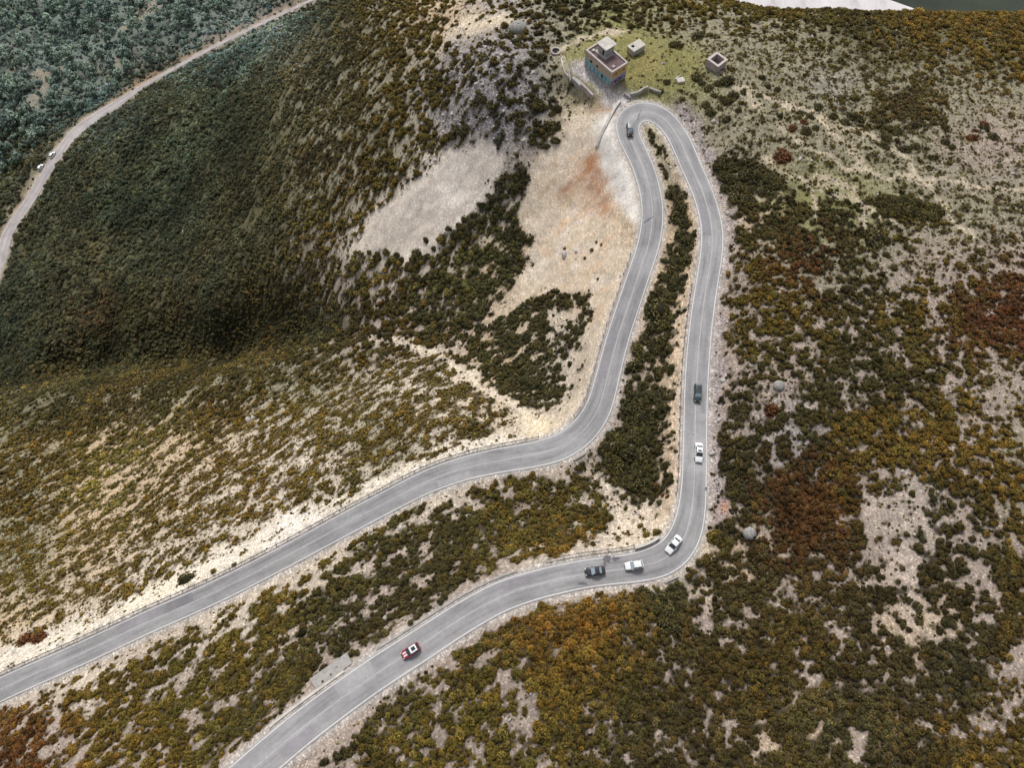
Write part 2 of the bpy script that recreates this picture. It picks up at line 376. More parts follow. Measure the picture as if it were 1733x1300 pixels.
cover([(755, 58), (790, 32), (850, 22), (872, 30), (862, 50), (800, 62), (770, 72), (740, 95), (735, 85)], .03, 1)
soil([(750, 62), (790, 32), (850, 20), (880, 30), (862, 50), (800, 62), (770, 74), (735, 100), (728, 90)], (208, 192, 166), 2)
ROCKY = [(770, 60), (850, 48), (900, 70), (905, 110), (925, 150), (915, 220), (880, 245), (800, 235), (720, 210), (715, 150), (730, 110)]
soil(ROCKY, (150, 143, 142), 3, .8); ROCK += poly_mask(ROCKY, 4)
GRAIN -= .6 * poly_mask([(1015, 190), (1045, 200), (1052, 260), (1085, 310), (1090, 390), (1062, 372), (1040, 330), (1022, 290), (1008, 252)], 2) + .5 * poly_mask(SCREE_A, 3) + .45 * poly_mask(SCREE_B, 4)
SPUR = [(0, 655), (100, 648), (300, 622), (500, 592), (600, 580), (690, 584), (760, 620), (830, 672), (880, 715), (905, 748), (760, 760), (640, 810), (480, 880), (300, 975), (150, 1050), (0, 1100)]
m = poly_mask(SPUR, 4); TINT = TINT * (1 - .55 * m[..., None]) + np.array(hx(96, 82, 40)) * .55 * m[..., None]; GRASS = np.maximum(GRASS, .75 * m); PSIZE = PSIZE * (1 - .3 * m); COV = COV * (1 + .07 * m)
UPR = [(1110, 60), (1250, 40), (1733, 130), (1733, 480), (1560, 470), (1480, 400), (1400, 330), (1250, 360), (1200, 250), (1140, 170)]
m = poly_mask(UPR, 6); GRASS = np.maximum(GRASS, .5 * m); PSIZE = PSIZE * (1 - .22 * m); COV = COV * (1 - .40 * m)
RGT = [(1240, 420), (1733, 440), (1733, 780), (1600, 820), (1480, 760), (1250, 800), (1235, 600)]
m = poly_mask(RGT, 8); GRASS = np.maximum(GRASS, .45 * m); COV = COV * (1 - .07 * m)
m = poly_mask(ROCKY, 3); COV = COV * (1 - .22 * m); GRASS = GRASS * (1 - .5 * m)
m = poly_mask([(1260, 30), (1733, 30), (1733, 175), (1560, 160), (1420, 130), (1280, 90)], 6)[..., None]; TINT = TINT * (1 - .5 * m) + np.array(hx(80, 73, 42)) * .5 * m; PSIZE = PSIZE * (1 - .12 * m[..., 0]); COV = COV * (1 - .12 * m[..., 0])
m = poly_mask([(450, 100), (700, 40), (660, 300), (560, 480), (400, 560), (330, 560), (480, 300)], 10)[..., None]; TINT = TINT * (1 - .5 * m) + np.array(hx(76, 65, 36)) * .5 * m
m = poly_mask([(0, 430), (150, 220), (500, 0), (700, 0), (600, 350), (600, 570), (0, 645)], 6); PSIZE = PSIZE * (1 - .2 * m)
m = poly_mask([(1120, 990), (1300, 920), (1733, 930), (1733, 1300), (1000, 1300), (1080, 1130)], 10)[..., None]; TINT = TINT * (1 - .5 * m) + np.array(hx(60, 50, 30)) * .5 * m  # browner plants, with vignette darkening of this corner painted into the tint
tint([(0, 645), (300, 612), (600, 578), (690, 588), (600, 625), (300, 700), (0, 750)], (66, 62, 37), 5, .65); cover([(0, 645), (300, 612), (560, 582), (540, 610), (300, 680), (0, 720)], .88, 5, .8)
# hilltop turf
soil([(950, 95), (1000, 60), (1060, 48), (1120, 60), (1180, 85), (1200, 110), (1190, 128), (1120, 145), (1095, 140), (1075, 150), (1040, 160), (955, 128)], (130, 125, 82), 2)
cover([(950, 95), (1000, 60), (1060, 48), (1120, 60), (1180, 85), (1200, 110), (1190, 128), (1120, 145), (1095, 140), (1075, 150), (1040, 160), (955, 128)], .04, 2)
soil([(960, 105), (990, 100), (1030, 145), (1060, 160), (1050, 172), (1020, 160), (975, 128)], (178, 170, 168), 1)
soil([(1020, 158), (1062, 155), (1075, 172), (1050, 185), (1035, 192), (1015, 172)], (196, 188, 186), 1)
cover([(960, 90), (1090, 150), (1120, 175), (1040, 190), (955, 128)], 0, 1)
soil([(1090, 100), (1115, 95), (1105, 115), (1085, 120)], (170, 140, 100), 3, .5)
# banks of pale earth along the left road
for pl in ([(0, 1090), (60, 1070), (120, 1055), (180, 1035), (240, 1000), (300, 975), (370, 930), (440, 900), (480, 880), (560, 850), (640, 810), (700, 780), (760, 755), (830, 738), (905, 745), (905, 758), (840, 768), (730, 795), (640, 838), (560, 882), (440, 945), (300, 1012), (160, 1078), (0, 1150)],):
    soil(pl, (216, 205, 188), 2); cover(pl, .06, 1.5)
soil([(240, 1000), (300, 970), (330, 1000), (240, 1040), (190, 1050)], (226, 214, 192), 2)
soil([(470, 880), (530, 860), (560, 870), (480, 920), (440, 935)], (226, 216, 204), 2)
# gully
GUL = [(600, 578), (640, 572), (690, 574), (725, 588), (745, 604), (765, 606), (790, 625), (818, 642), (822, 655), (850, 660), (875, 680), (905, 695), (945, 715), (962, 735), (940, 752), (905, 745), (880, 715), (862, 690), (830, 672), (808, 655), (775, 632), (755, 615), (720, 600), (690, 584), (640, 582)]
cover(GUL, 0.02, .5); soil(GUL, (206, 192, 172), 1)
soil([(880, 690), (945, 712), (962, 735), (935, 752), (900, 742)], (214, 196, 168), 2)
# between the hairpin legs
for pl in ([(985, 790), (1008, 795), (1040, 835), (1080, 850), (1110, 850), (1145, 855), (1130, 900), (1085, 930), (1060, 935), (1040, 920), (1040, 870), (1010, 820)],):
    cover(pl, .12, 1); soil(pl, (204, 188, 168), 2)
cover([(1152, 470), (1158, 470), (1160, 850), (1140, 900), (1135, 880), (1145, 800), (1138, 740), (1142, 660), (1128, 640), (1140, 560), (1165, 520)], .08, 1.2)
soil([(1130, 470), (1160, 470), (1160, 850), (1120, 900), (1120, 650), (1110, 600)], (198, 176, 150), 2)
for pl in ([(1014, 775), (1022, 745), (1048, 715), (1052, 690), (1075, 665), (1090, 655), (1136, 655), (1138, 700), (1120, 720), (1130, 765), (1105, 800), (1105, 830), (1080, 838), (1050, 815), (1020, 800)],
           [(1068, 610), (1095, 575), (1100, 545), (1110, 525), (1090, 500), (1110, 440), (1135, 380), (1130, 340), (1165, 330), (1175, 400), (1160, 470), (1140, 540), (1135, 590), (1120, 610), (1085, 640), (1050, 628)]):
    cover(pl, .80 if pl[0][1] > 700 else .58, 1.5); tint(pl, (52, 52, 35), 3)
tint([(1020, 740), (1060, 700), (1070, 760), (1040, 800), (1014, 780)], (72, 66, 34), 4)
cover([(1048, 640), (1075, 625), (1085, 655), (1065, 660), (1045, 690), (1038, 660)], .8, .8)
cover([(1118, 320), (1168, 320), (1168, 400), (1150, 430), (1125, 400)], .3, 1.5); cover([(1050, 600), (1140, 600), (1135, 660), (1050, 660)], .4, 1.5)
cover([(1088, 212), (1112, 215), (1130, 265), (1135, 300), (1110, 270)], .3, 1); soil([(1082, 205), (1118, 212), (1150, 300), (1140, 330), (1112, 285)], (168, 156, 132), 1)
# rib between the screes, lower thicket
for pl in ([(850, 295), (885, 290), (885, 310), (875, 345), (868, 385), (905, 400), (900, 425), (870, 450), (840, 500), (830, 535), (760, 580), (700, 575), (640, 560), (680, 510), (720, 470), (745, 420), (775, 385), (812, 360), (830, 325)],):
    cover(pl, .84, 1.2); tint(pl, (62, 62, 40), 4)
for pl in ([(770, 600), (830, 555), (880, 520), (935, 490), (998, 500), (996, 550), (965, 600), (975, 640), (955, 670), (930, 680), (900, 690), (860, 672), (820, 640), (790, 615)],):
    cover(pl, .8, 1); tint(pl, (60, 58, 37), 4)
cover([(925, 530), (975, 520), (985, 545), (960, 570), (930, 555)], .3, 1); cover([(940, 600), (985, 610), (980, 660), (955, 650)], .1, 1)
tint([(750, 430), (840, 400), (850, 450), (760, 500)], (84, 78, 42), 5, .7)
# gully floor on the left: crease shade painted into soil and plants
gully_shade = [(0, 560), (120, 540), (250, 540), (420, 530), (580, 520), (600, 570), (480, 590), (300, 615), (150, 645), (0, 650)]
cover(gully_shade, .97, 3); soil(gully_shade, (70, 68, 52), 3); tint(gully_shade, (50, 52, 38), 5, .8)
tint([(130, 500), (200, 500), (220, 540), (160, 570), (130, 560)], (76, 57, 38), 3, .6); tint([(500, 400), (540, 400), (530, 430), (500, 420)], (76, 60, 38), 3, .6); tint(blob(520, 122, 25, 16), (80, 68, 42), 3, .6)
tint([(290, 480), (330, 475), (320, 520), (280, 530)], (72, 55, 38), 3, .6)
# named patches on the right hill
for pl, v, c in (([(1208, 285), (1225, 262), (1260, 255), (1300, 285), (1318, 290), (1318, 320), (1285, 330), (1240, 342), (1222, 330)], .95, (52, 52, 35)),
                 ([(1482, 345), (1500, 332), (1545, 330), (1590, 345), (1597, 365), (1575, 372), (1510, 370), (1485, 360)], .98, (48, 48, 33)),
                 ([(1500, 150), (1560, 145), (1600, 175), (1590, 210), (1535, 200), (1505, 215), (1470, 200), (1480, 175)], .95, (66, 58, 44)),
                 ([(1460, 395), (1495, 385), (1508, 405), (1495, 418), (1462, 410)], .95, (46, 46, 32)),
                 ([(1375, 345), (1440, 338), (1455, 365), (1410, 385), (1375, 375)], .9, (56, 56, 36)),
                 ([(1245, 360), (1330, 335), (1375, 350), (1380, 400), (1330, 420), (1270, 430), (1240, 400)], .85, (64, 62, 38)),
                 ([(1335, 405), (1395, 395), (1390, 430), (1345, 445)], .85, (68, 52, 36)),
                 ([(1640, 478), (1733, 470), (1733, 570), (1690, 600), (1660, 570), (1620, 560), (1605, 510)], .93, (68, 48, 34)),
                 ([(1300, 800), (1350, 775), (1420, 780), (1460, 830), (1465, 900), (1440, 950), (1380, 930), (1330, 900), (1290, 860)], .97, (68, 48, 29)),
                 ([(1400, 700), (1500, 705), (1570, 730), (1600, 770), (1560, 800), (1480, 790), (1420, 760)], .93, (84, 69, 35)),
                 ([(880, 1010), (1000, 1005), (1060, 1030), (1040, 1080), (940, 1120), (870, 1100), (830, 1060)], .98, (92, 68, 33)),
                 ([(1070, 990), (1150, 995), (1170, 1030), (1165, 1090), (1110, 1080), (1080, 1040)], .98, (56, 54, 34)),
                 ([(990, 880), (1035, 880), (1000, 920), (930, 945), (900, 930), (930, 900)], .9, (102, 74, 32)),
                 ([(780, 880), (900, 830), (1000, 810), (1035, 880), (980, 900), (870, 930), (790, 940)], .88, (72, 66, 36)),
                 ([(0, 1180), (60, 1200), (60, 1290), (0, 1300)], .8, (82, 61, 35)),
                 ([(1320, 1190), (1500, 1170), (1560, 1250), (1520, 1300), (1330, 1300)], .97, (64, 60, 38)),
                 ([(1560, 1090), (1680, 1080), (1700, 1150), (1620, 1200), (1550, 1160)], .97, (54, 52, 34)),
                 ([(1640, 925), (1690, 930), (1725, 970), (1710, 1000), (1650, 960)], .97, (54, 52, 34)),
                 ([(1230, 980), (1400, 960), (1420, 1040), (1300, 1060), (1220, 1040)], .85, (66, 60, 36)),
                 ([(650, 880), (760, 850), (800, 870), (760, 920), (660, 930)], .75, (64, 60, 36)),
                 ([(150, 330), (330, 180), (420, 110), (460, 130), (380, 230), (230, 400)], .95, (58, 68, 54)),
                 ([(730, 135), (765, 120), (775, 150), (740, 170), (725, 160)], .85, (44, 46, 36))):
    cover(pl, v, 1.4); tint(pl, c, 3)
GRASS = np.maximum(GRASS, poly_mask([(950, 95), (1000, 60), (1060, 48), (1180, 85), (1200, 110), (1120, 145), (1095, 140), (1075, 150), (1060, 130), (1010, 100)], 3) * .35)
# bare gravel patches on the right
for pl in ([(1480, 830), (1560, 800), (1580, 850), (1540, 900), (1500, 880)], [(1450, 880), (1530, 850), (1560, 950), (1545, 1060), (1525, 1050), (1530, 970), (1480, 960)], [(1545, 1060), (1600, 1080), (1590, 1090), (1540, 1080)], [(1660, 950), (1700, 1000), (1690, 1010), (1640, 980)],
           [(1690, 1120), (1733, 1110), (1733, 1190), (1690, 1180), (1650, 1230), (1640, 1220), (1670, 1160)], [(1270, 670), (1340, 640), (1345, 700), (1290, 710)], [(1640, 620), (1733, 600), (1733, 740), (1690, 720)], [(1620, 170), (1733, 180), (1733, 240), (1650, 250), (1600, 230)],
           [(1240, 880), (1300, 890), (1290, 915), (1250, 905)], [(1320, 990), (1350, 985), (1350, 1005), (1325, 1005)], [(1430, 1240), (1450, 1215), (1475, 1230), (1450, 1290), (1440, 1290)], [(1380, 1235), (1400, 1240), (1395, 1260), (1380, 1255)], [(1180, 1010), (1225, 1000), (1200, 1030), (1195, 1080), (1185, 1070)],
           [(1205, 1185), (1235, 1220), (1250, 1260), (1235, 1255)], [(1280, 1210), (1300, 1240), (1310, 1300), (1290, 1290)], [(835, 1170), (870, 1150), (910, 1160), (900, 1200), (850, 1200)], [(880, 1210), (920, 1215), (910, 1245), (885, 1235)], [(735, 1160), (765, 1145), (755, 1200), (740, 1200)], [(1400, 1060), (1430, 1060), (1425, 1085), (1405, 1080)]):
    cover(pl, .12, 1.5, .9)
soil([(1450, 840), (1560, 800), (1590, 860), (1560, 1060), (1620, 1080), (1600, 1100), (1520, 1050), (1520, 960)], (172, 158, 146), 4)
# bare strip with rock cutting right of the right leg
cut = [(1150, 165), (1180, 200), (1205, 260), (1225, 320), (1245, 360), (1238, 430), (1228, 520), (1222, 600), (1222, 700), (1226, 800), (1232, 870), (1205, 900), (1200, 800), (1198, 650), (1205, 520), (1228, 420), (1225, 360), (1200, 290), (1175, 235), (1140, 190)]
cover(cut, .08, 1.2); soil(cut, (172, 160, 158), 1.5); ROCK += poly_mask(cut, 2); soil([(1212, 850), (1232, 850), (1228, 875), (1212, 870)], (176, 120, 86), 1, .8)
# pebbly outcrops on the right of the knoll road
soil([(1350, 120), (1420, 110), (1450, 160), (1400, 180)], (150, 146, 140), 4, .7)
# lower road verge
soil([(640, 1090), (780, 1010), (800, 1020), (560, 1190), (420, 1280), (440, 1250), (545, 1165)], (186, 178, 168), 2, .7)
for p in PATHS:
    m = line_mask(p, 1.6, 4.0) * .95; COV = COV * (1 - m * .8); GND = GND * (1 - m[..., None]) + np.array(hx(186, 172, 150)) * m[..., None]
for p, w in TRACKS:
    m = line_mask(p, 2.2, 4) * .85; COV = COV * (1 - m); GND = GND * (1 - m[..., None]) + np.array(hx(156, 142, 124)) * m[..., None]
vu, vv_, _ = project(VL[:, 0], VL[:, 1], VL[:, 2]); vl = [(float(a) - 5, float(b) - 5) for a, b in zip(vu[::6], vv_[::6]) if -60 < a < 560]
m = line_mask(vl, 3.0, 5)[..., None] * .85; GND = GND * (1 - m) + np.array(hx(158, 128, 112)) * m; COV = COV * (1 - .8 * m[..., 0])
# valley: brush strip below the valley road
m = poly_mask([(470, 0), (520, 0), (300, 128), (200, 190), (150, 225), (100, 270), (0, 390), (0, 340), (100, 230), (160, 185), (300, 105)], 2)[..., None]
GND = GND * (1 - .8 * m) + np.array(hx(112, 106, 84)) * .8 * m
soil([(240, 100), (272, 80), (275, 105), (250, 112)], (156, 146, 140), 2); soil([(320, 70), (420, 20), (480, 0), (500, 0), (420, 50), (330, 88)], (138, 128, 124), 3, .7)

# ------------------------------------------------------------------ materials
def new_mat(name):
    m = bpy.data.materials.new(name); m.use_nodes = True
    nt = m.node_tree; nt.nodes.clear()
    out = nt.nodes.new('ShaderNodeOutputMaterial'); b = nt.nodes.new('ShaderNodeBsdfPrincipled')
    nt.links.new(b.outputs[0], out.inputs[0])
    return m, nt, b
def nd(nt, t, **kw):
    n = nt.nodes.new(t)
    for k, v in kw.items(): setattr(n, k, v)
    return n
def mixc(nt, blend, fac, a, b):
    n = nd(nt, 'ShaderNodeMix', data_type='RGBA', blend_type=blend)
    for s, v in ((0, fac), (6, a), (7, b)):
        if hasattr(v, 'links') or hasattr(v, 'is_linked'): nt.links.new(v, n.inputs[s])
        elif s == 0: n.inputs[0].default_value = v
        else: n.inputs[s].default_value = (*v, 1)
    return n.outputs[2]
def ramp(nt, src, stops):
    n = nd(nt, 'ShaderNodeValToRGB'); cr = n.color_ramp
    while len(cr.elements) < len(stops): cr.elements.new(.5)
    for e, (p, c) in zip(cr.elements, stops):
        e.position = p; e.color = (c, c, c, 1) if not isinstance(c, tuple) else (*c, 1)
    nt.links.new(src, n.inputs[0]); return n.outputs[0]
def noise(nt, vec, scale, detail=3, rough=.6):
    n = nd(nt, 'ShaderNodeTexNoise'); n.inputs['Scale'].default_value = scale; n.inputs['Detail'].default_value = detail; n.inputs['Roughness'].default_value = rough
    nt.links.new(vec, n.inputs['Vector']); return n.outputs[0]
def plain(name, c, rough=.7, var=.25, scale=3.0, metal=0.0, spec=.3, coat=0.0):
    m, nt, b = new_mat(name)
    tc = nd(nt, 'ShaderNodeTexCoord')
    n1 = noise(nt, tc.outputs['Object'], scale, 4)
    v = ramp(nt, n1, [(.3, 1 - var), (.7, 1 + var * .5)])
    col = mixc(nt, 'MULTIPLY', 1.0, c, v)
    nt.links.new(col, b.inputs['Base Color'])
    b.inputs['Roughness'].default_value = rough; b.inputs['Metallic'].default_value = metal
    b.inputs['Specular IOR Level'].default_value = spec; b.inputs['Coat Weight'].default_value = coat
    return m

def ground_mat():
    m, nt, b = new_mat('ground')
    geo = nd(nt, 'ShaderNodeNewGeometry'); pos = geo.outputs['Position']
    at = nd(nt, 'ShaderNodeAttribute', attribute_name='gcol'); ar = nd(nt, 'ShaderNodeAttribute', attribute_name='rocky')
    mp = nd(nt, 'ShaderNodeMapping'); mp.inputs['Rotation'].default_value = (0, 0, R(38)); mp.inputs['Scale'].default_value = (1, .35, 1); nt.links.new(pos, mp.inputs[0])
    n1 = noise(nt, pos, .35, 5, .65); n2 = noise(nt, mp.outputs[0], 1.6, 4, .7); n3 = noise(nt, pos, 5, 3, .7)
    vo = nd(nt, 'ShaderNodeTexVoronoi'); vo.inputs['Scale'].default_value = 1.5; nt.links.new(pos, vo.inputs['Vector'])
    vs = nd(nt, 'ShaderNodeTexVoronoi'); vs.inputs['Scale'].default_value = 3.4; nt.links.new(pos, vs.inputs['Vector'])
    ag = nd(nt, 'ShaderNodeAttribute', attribute_name='grain')
    def gfac(k):
        q = nd(nt, 'ShaderNodeMath', operation='MULTIPLY'); nt.links.new(ag.outputs['Fac'], q.inputs[0]); q.inputs[1].default_value = k; return q.outputs[0]
    c = mixc(nt, 'MULTIPLY', 1.0, at.outputs['Color'], ramp(nt, n1, [(.3, .76), (.5, 1.0), (.72, 1.16)]))
    c = mixc(nt, 'MULTIPLY', gfac(.85), c, ramp(nt, n2, [(.34, .66), (.5, 1.0), (.68, 1.22)]))
    c = mixc(nt, 'MULTIPLY', gfac(.7), c, ramp(nt, n3, [(.32, .62), (.5, 1.0), (.7, 1.28)]))
    # stones: light facets with dark gaps
    sep = nd(nt, 'ShaderNodeSeparateColor'); nt.links.new(vs.outputs['Color'], sep.inputs[0])
    st = ramp(nt, sep.outputs[0], [(.0, .74), (.55, .95), (.8, 1.2), (1, 1.75)])
    c = mixc(nt, 'MULTIPLY', gfac(.85), c, st)
    dk = ramp(nt, vo.outputs['Distance'], [(.0, 1.15), (.35, 1.0), (.75, .7)])
    rk = nd(nt, 'ShaderNodeMath', operation='MULTIPLY'); nt.links.new(ar.outputs['Fac'], rk.inputs[0]); rk.inputs[1].default_value = .8
    c = mixc(nt, 'MULTIPLY', rk.outputs[0], c, dk)
    wv = nd(nt, 'ShaderNodeTexWave'); wv.inputs['Scale'].default_value = .55; wv.inputs['Distortion'].default_value = 9; wv.inputs['Detail'].default_value = 4; wv.inputs['Detail Scale'].default_value = 1.5
    mp2 = nd(nt, 'ShaderNodeMapping'); mp2.inputs['Rotation'].default_value = (0, 0, R(-60)); nt.links.new(pos, mp2.inputs[0]); nt.links.new(mp2.outputs[0], wv.inputs[0])
    c = mixc(nt, 'MULTIPLY', rk.outputs[0], c, ramp(nt, wv.outputs[1], [(.0, .45), (.35, .95), (1, 1.25)]))
    nt.links.new(c, b.inputs['Base Color']); b.inputs['Roughness'].default_value = .95; b.inputs['Specular IOR Level'].default_value = .1
    ad = nd(nt, 'ShaderNodeMath', operation='ADD'); nt.links.new(n2, ad.inputs[0]); nt.links.new(n3, ad.inputs[1])
    bp = nd(nt, 'ShaderNodeBump'); bp.inputs['Strength'].default_value = .45; bp.inputs['Distance'].default_value = .5; nt.links.new(ad.outputs[0], bp.inputs['Height']); nt.links.new(bp.outputs[0], b.inputs['Normal'])
    return m
M_GROUND = ground_mat()

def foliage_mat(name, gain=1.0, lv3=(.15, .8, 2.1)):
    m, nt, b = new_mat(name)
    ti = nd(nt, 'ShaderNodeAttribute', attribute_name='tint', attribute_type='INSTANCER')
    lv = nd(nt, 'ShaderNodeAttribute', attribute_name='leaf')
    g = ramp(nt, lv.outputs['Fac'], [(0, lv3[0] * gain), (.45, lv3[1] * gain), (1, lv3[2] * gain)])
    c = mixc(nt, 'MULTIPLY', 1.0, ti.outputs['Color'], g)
    nt.links.new(c, b.inputs['Base Color']); b.inputs['Roughness'].default_value = .75; b.inputs['Specular IOR Level'].default_value = .15
    return m
M_LEAF = foliage_mat('leaves'); M_LEAF_HAZE = foliage_mat('leaves with painted haze', 1.0, (.42, .85, 1.45))  # second set has flatter, paler tones that imitate valley haze
M_BARK = plain('bark', (.09, .07, .05), .9, .3, 6)

def asphalt_mat(name, base, mul=1.0):
    m, nt, b = new_mat(name)
    geo = nd(nt, 'ShaderNodeNewGeometry'); pos = geo.outputs['Position']
    ac = nd(nt, 'ShaderNodeAttribute', attribute_name='across')
    al = nd(nt, 'ShaderNodeAttribute', attribute_name='along')
    n1 = noise(nt, pos, .12, 4, .6); n2 = noise(nt, pos, 1.2, 5, .7); n3 = noise(nt, pos, 14, 2, .7)
    cb = nd(nt, 'ShaderNodeCombineXYZ'); nt.links.new(ac.outputs['Fac'], cb.inputs[0])
    ml = nd(nt, 'ShaderNodeMath', operation='MULTIPLY'); nt.links.new(al.outputs['Fac'], ml.inputs[0]); ml.inputs[1].default_value = .012; nt.links.new(ml.outputs[0], cb.inputs[1])
    n4 = noise(nt, cb.outputs[0], 7, 4, .6)
    c = mixc(nt, 'MULTIPLY', 1.0, base, ramp(nt, n1, [(.3, .8), (.7, 1.14)]))
    c = mixc(nt, 'MULTIPLY', 1.0, c, ramp(nt, n2, [(.3, .88), (.7, 1.1)]))
    c = mixc(nt, 'MULTIPLY', 1.0, c, ramp(nt, n3, [(.3, .88), (.7, 1.12)]))
    c = mixc(nt, 'MULTIPLY', 1.0, c, ramp(nt, n4, [(.35, .8), (.5, 1.0), (.65, 1.1)]))
    trk = ramp(nt, ac.outputs['Fac'], [(0, 1.06), (.12, .98), (.25, .88), (.38, .97), (.5, 1.05), (.62, .97), (.75, .9), (.88, .98), (1, 1.08)])
    c = mixc(nt, 'MULTIPLY', 1.0, c, trk)
    nt.links.new(c, b.inputs['Base Color']); b.inputs['Roughness'].default_value = .85; b.inputs['Specular IOR Level'].default_value = .25
    return m
M_ASPH = asphalt_mat('asphalt', (.33, .32, .322))
M_VASPH = asphalt_mat('valley asphalt', (.40, .365, .355))
def paint_mat(name, c, under, lo, hi):
    m, nt, b = new_mat(name)
    geo = nd(nt, 'ShaderNodeNewGeometry'); n = noise(nt, geo.outputs['Position'], 2.2, 5, .75)
    col = mixc(nt, 'MIX', ramp(nt, n, [(lo, 0.0), (hi, 1.0)]), c, under)
    nt.links.new(col, b.inputs['Base Color']); b.inputs['Roughness'].default_value = .7
    return m
M_LINE = paint_mat('road paint', (.66, .65, .63), (.36, .34, .34), .5, .72)
M_CLINE = paint_mat('worn road paint', (.52, .51, .5), (.33, .31, .32), .38, .66)
M_CONC = plain('concrete', (.40, .375, .35), .9, .3, .8)
M_CONCP = plain('pale concrete', (.56, .53, .48), .9, .25, .7)
M_PINKC = plain('pinkish concrete', (.44, .37, .35), .9, .28, .8)
M_DARKC = plain('stained concrete', (.30, .27, .27), .9, .35, .7)
M_STEEL = plain('galvanised steel', (.2, .2, .21), .55, .3, 2, metal=.5)
M_RUST = plain('weathered steel post', (.17, .15, .14), .7, .3, 5, metal=.3)
M_HOLE = plain('dark opening', (.02, .018, .018), .9, .2, 2)
M_WOOD = plain('weathered pole', (.24, .21, .18), .85, .25, 3)
M_STONE = plain('pale limestone', (.47, .44, .41), .9, .35, 2.5)
M_DARKLINE = plain('dark road line', (.13, .125, .13), .8, .2, 4)
M_STAIN = plain('oil stain', (.15, .14, .155), .7, .3, 1.5)
M_RIVER, _nt, _b = new_mat('pale gravel river bed'); _tc = nd(_nt, 'ShaderNodeTexCoord'); _mp = nd(_nt, 'ShaderNodeMapping'); _mp.inputs['Scale'].default_value = (1, .3, 1); _nt.links.new(_tc.outputs['Object'], _mp.inputs[0])
_nt.links.new(mixc(_nt, 'MULTIPLY', 1.0, (.60, .57, .575), ramp(_nt, noise(_nt, _mp.outputs[0], .06, 5, .7), [(.3, .72), (.5, 1.0), (.7, 1.2)])), _b.inputs['Base Color']); _b.inputs['Roughness'].default_value = .9
M_GRAVEL = plain('pale gravel', (.40, .375, .35), .95, .25, 1.2)

# ------------------------------------------------------------------ object helpers
def link(name, me, mat=None, parent=None):
    o = bpy.data.objects.new(name, me); COL.objects.link(o)
    if mat is not None and me is not None:
        if isinstance(mat, (list, tuple)):
            for q in mat: me.materials.append(q)
        else: me.materials.append(mat)
    if parent is not None: o.parent = parent
    return o
def tag(o, label=None, cat=None, group=None, kind=None):
    if label: o['label'] = label
    if cat: o['category'] = cat
    if group: o['group'] = group
    if kind: o['kind'] = kind
    return o
def empty(name, loc, rz, label, cat, group=None):
    o = bpy.data.objects.new(name, None); COL.objects.link(o); o.location = loc; o.rotation_euler = (0, 0, rz); o.empty_display_size = .5
    return tag(o, label, cat, group)
def copy_tree(o, parent=None):
    c = o.copy(); COL.objects.link(c)
    if parent is not None: c.parent = parent
    for ch in list(o.children): copy_tree(ch, c)
    return c
def mesh_np(name, v, f, attrs=None, smooth_=False):
    v = np.asarray(v, np.float32); me = bpy.data.meshes.new(name); me.vertices.add(len(v)); me.vertices.foreach_set('co', v.ravel())
    f = np.asarray(f, np.int32); k = f.shape[1]
    me.loops.add(f.size); me.loops.foreach_set('vertex_index', f.ravel())
    me.polygons.add(len(f)); me.polygons.foreach_set('loop_start', np.arange(0, f.size, k, dtype=np.int32))
    if smooth_: me.polygons.foreach_set('use_smooth', np.ones(len(f), bool))
    me.update(calc_edges=True)
    for nm, ty, arr in (attrs or []):
        a = me.attributes.new(nm, ty, 'POINT'); arr = np.asarray(arr, np.float32)
        if ty == 'FLOAT': a.data.foreach_set('value', arr.ravel())
        elif ty == 'FLOAT_COLOR': a.data.foreach_set('color', np.concatenate([arr, np.ones((len(arr), 1), np.float32)], 1).ravel())
        elif ty == 'FLOAT_VECTOR': a.data.foreach_set('vector', arr.ravel())
    return me
def bm_mesh(name, bm):
    me = bpy.data.meshes.new(name); bmesh.ops.recalc_face_normals(bm, faces=bm.faces); bm.to_mesh(me); bm.free(); return me
def add_box(bm, c, s, rz=0, bevel=0, taper=1.0):
    vs = []
    for sx, sy, sz in ((-1,-1,-1),(1,-1,-1),(1,1,-1),(-1,1,-1),(-1,-1,1),(1,-1,1),(1,1,1),(-1,1,1)):
        t = taper if sz > 0 else 1
        x, y = sx * s[0] / 2 * t, sy * s[1] / 2 * t
        vs.append(bm.verts.new((c[0] + x * math.cos(rz) - y * math.sin(rz), c[1] + x * math.sin(rz) + y * math.cos(rz), c[2] + sz * s[2] / 2)))
    fs = [bm.faces.new([vs[i] for i in q]) for q in ((3,2,1,0),(4,5,6,7),(0,1,5,4),(1,2,6,5),(2,3,7,6),(3,0,4,7))]
    if bevel:
        es = list({e for f in fs for e in f.edges}); bmesh.ops.bevel(bm, geom=es, offset=bevel, segments=2, affect='EDGES', profile=.6)
def add_tube(bm, p, q, r0, r1=None, n=8):
    r1 = r0 if r1 is None else r1; p = Vector(p); q = Vector(q); d = (q - p).normalized()
    a = d.orthogonal().normalized(); b = d.cross(a)
    A = [bm.verts.new(p + a * r0 * math.cos(t) + b * r0 * math.sin(t)) for t in [i * 2 * math.pi / n for i in range(n)]]
    B = [bm.verts.new(q + a * r1 * math.cos(t) + b * r1 * math.sin(t)) for t in [i * 2 * math.pi / n for i in range(n)]]
    for i in range(n): bm.faces.new((A[i], A[(i+1) % n], B[(i+1) % n], B[i]))
    bm.faces.new(A[::-1]); bm.faces.new(B)
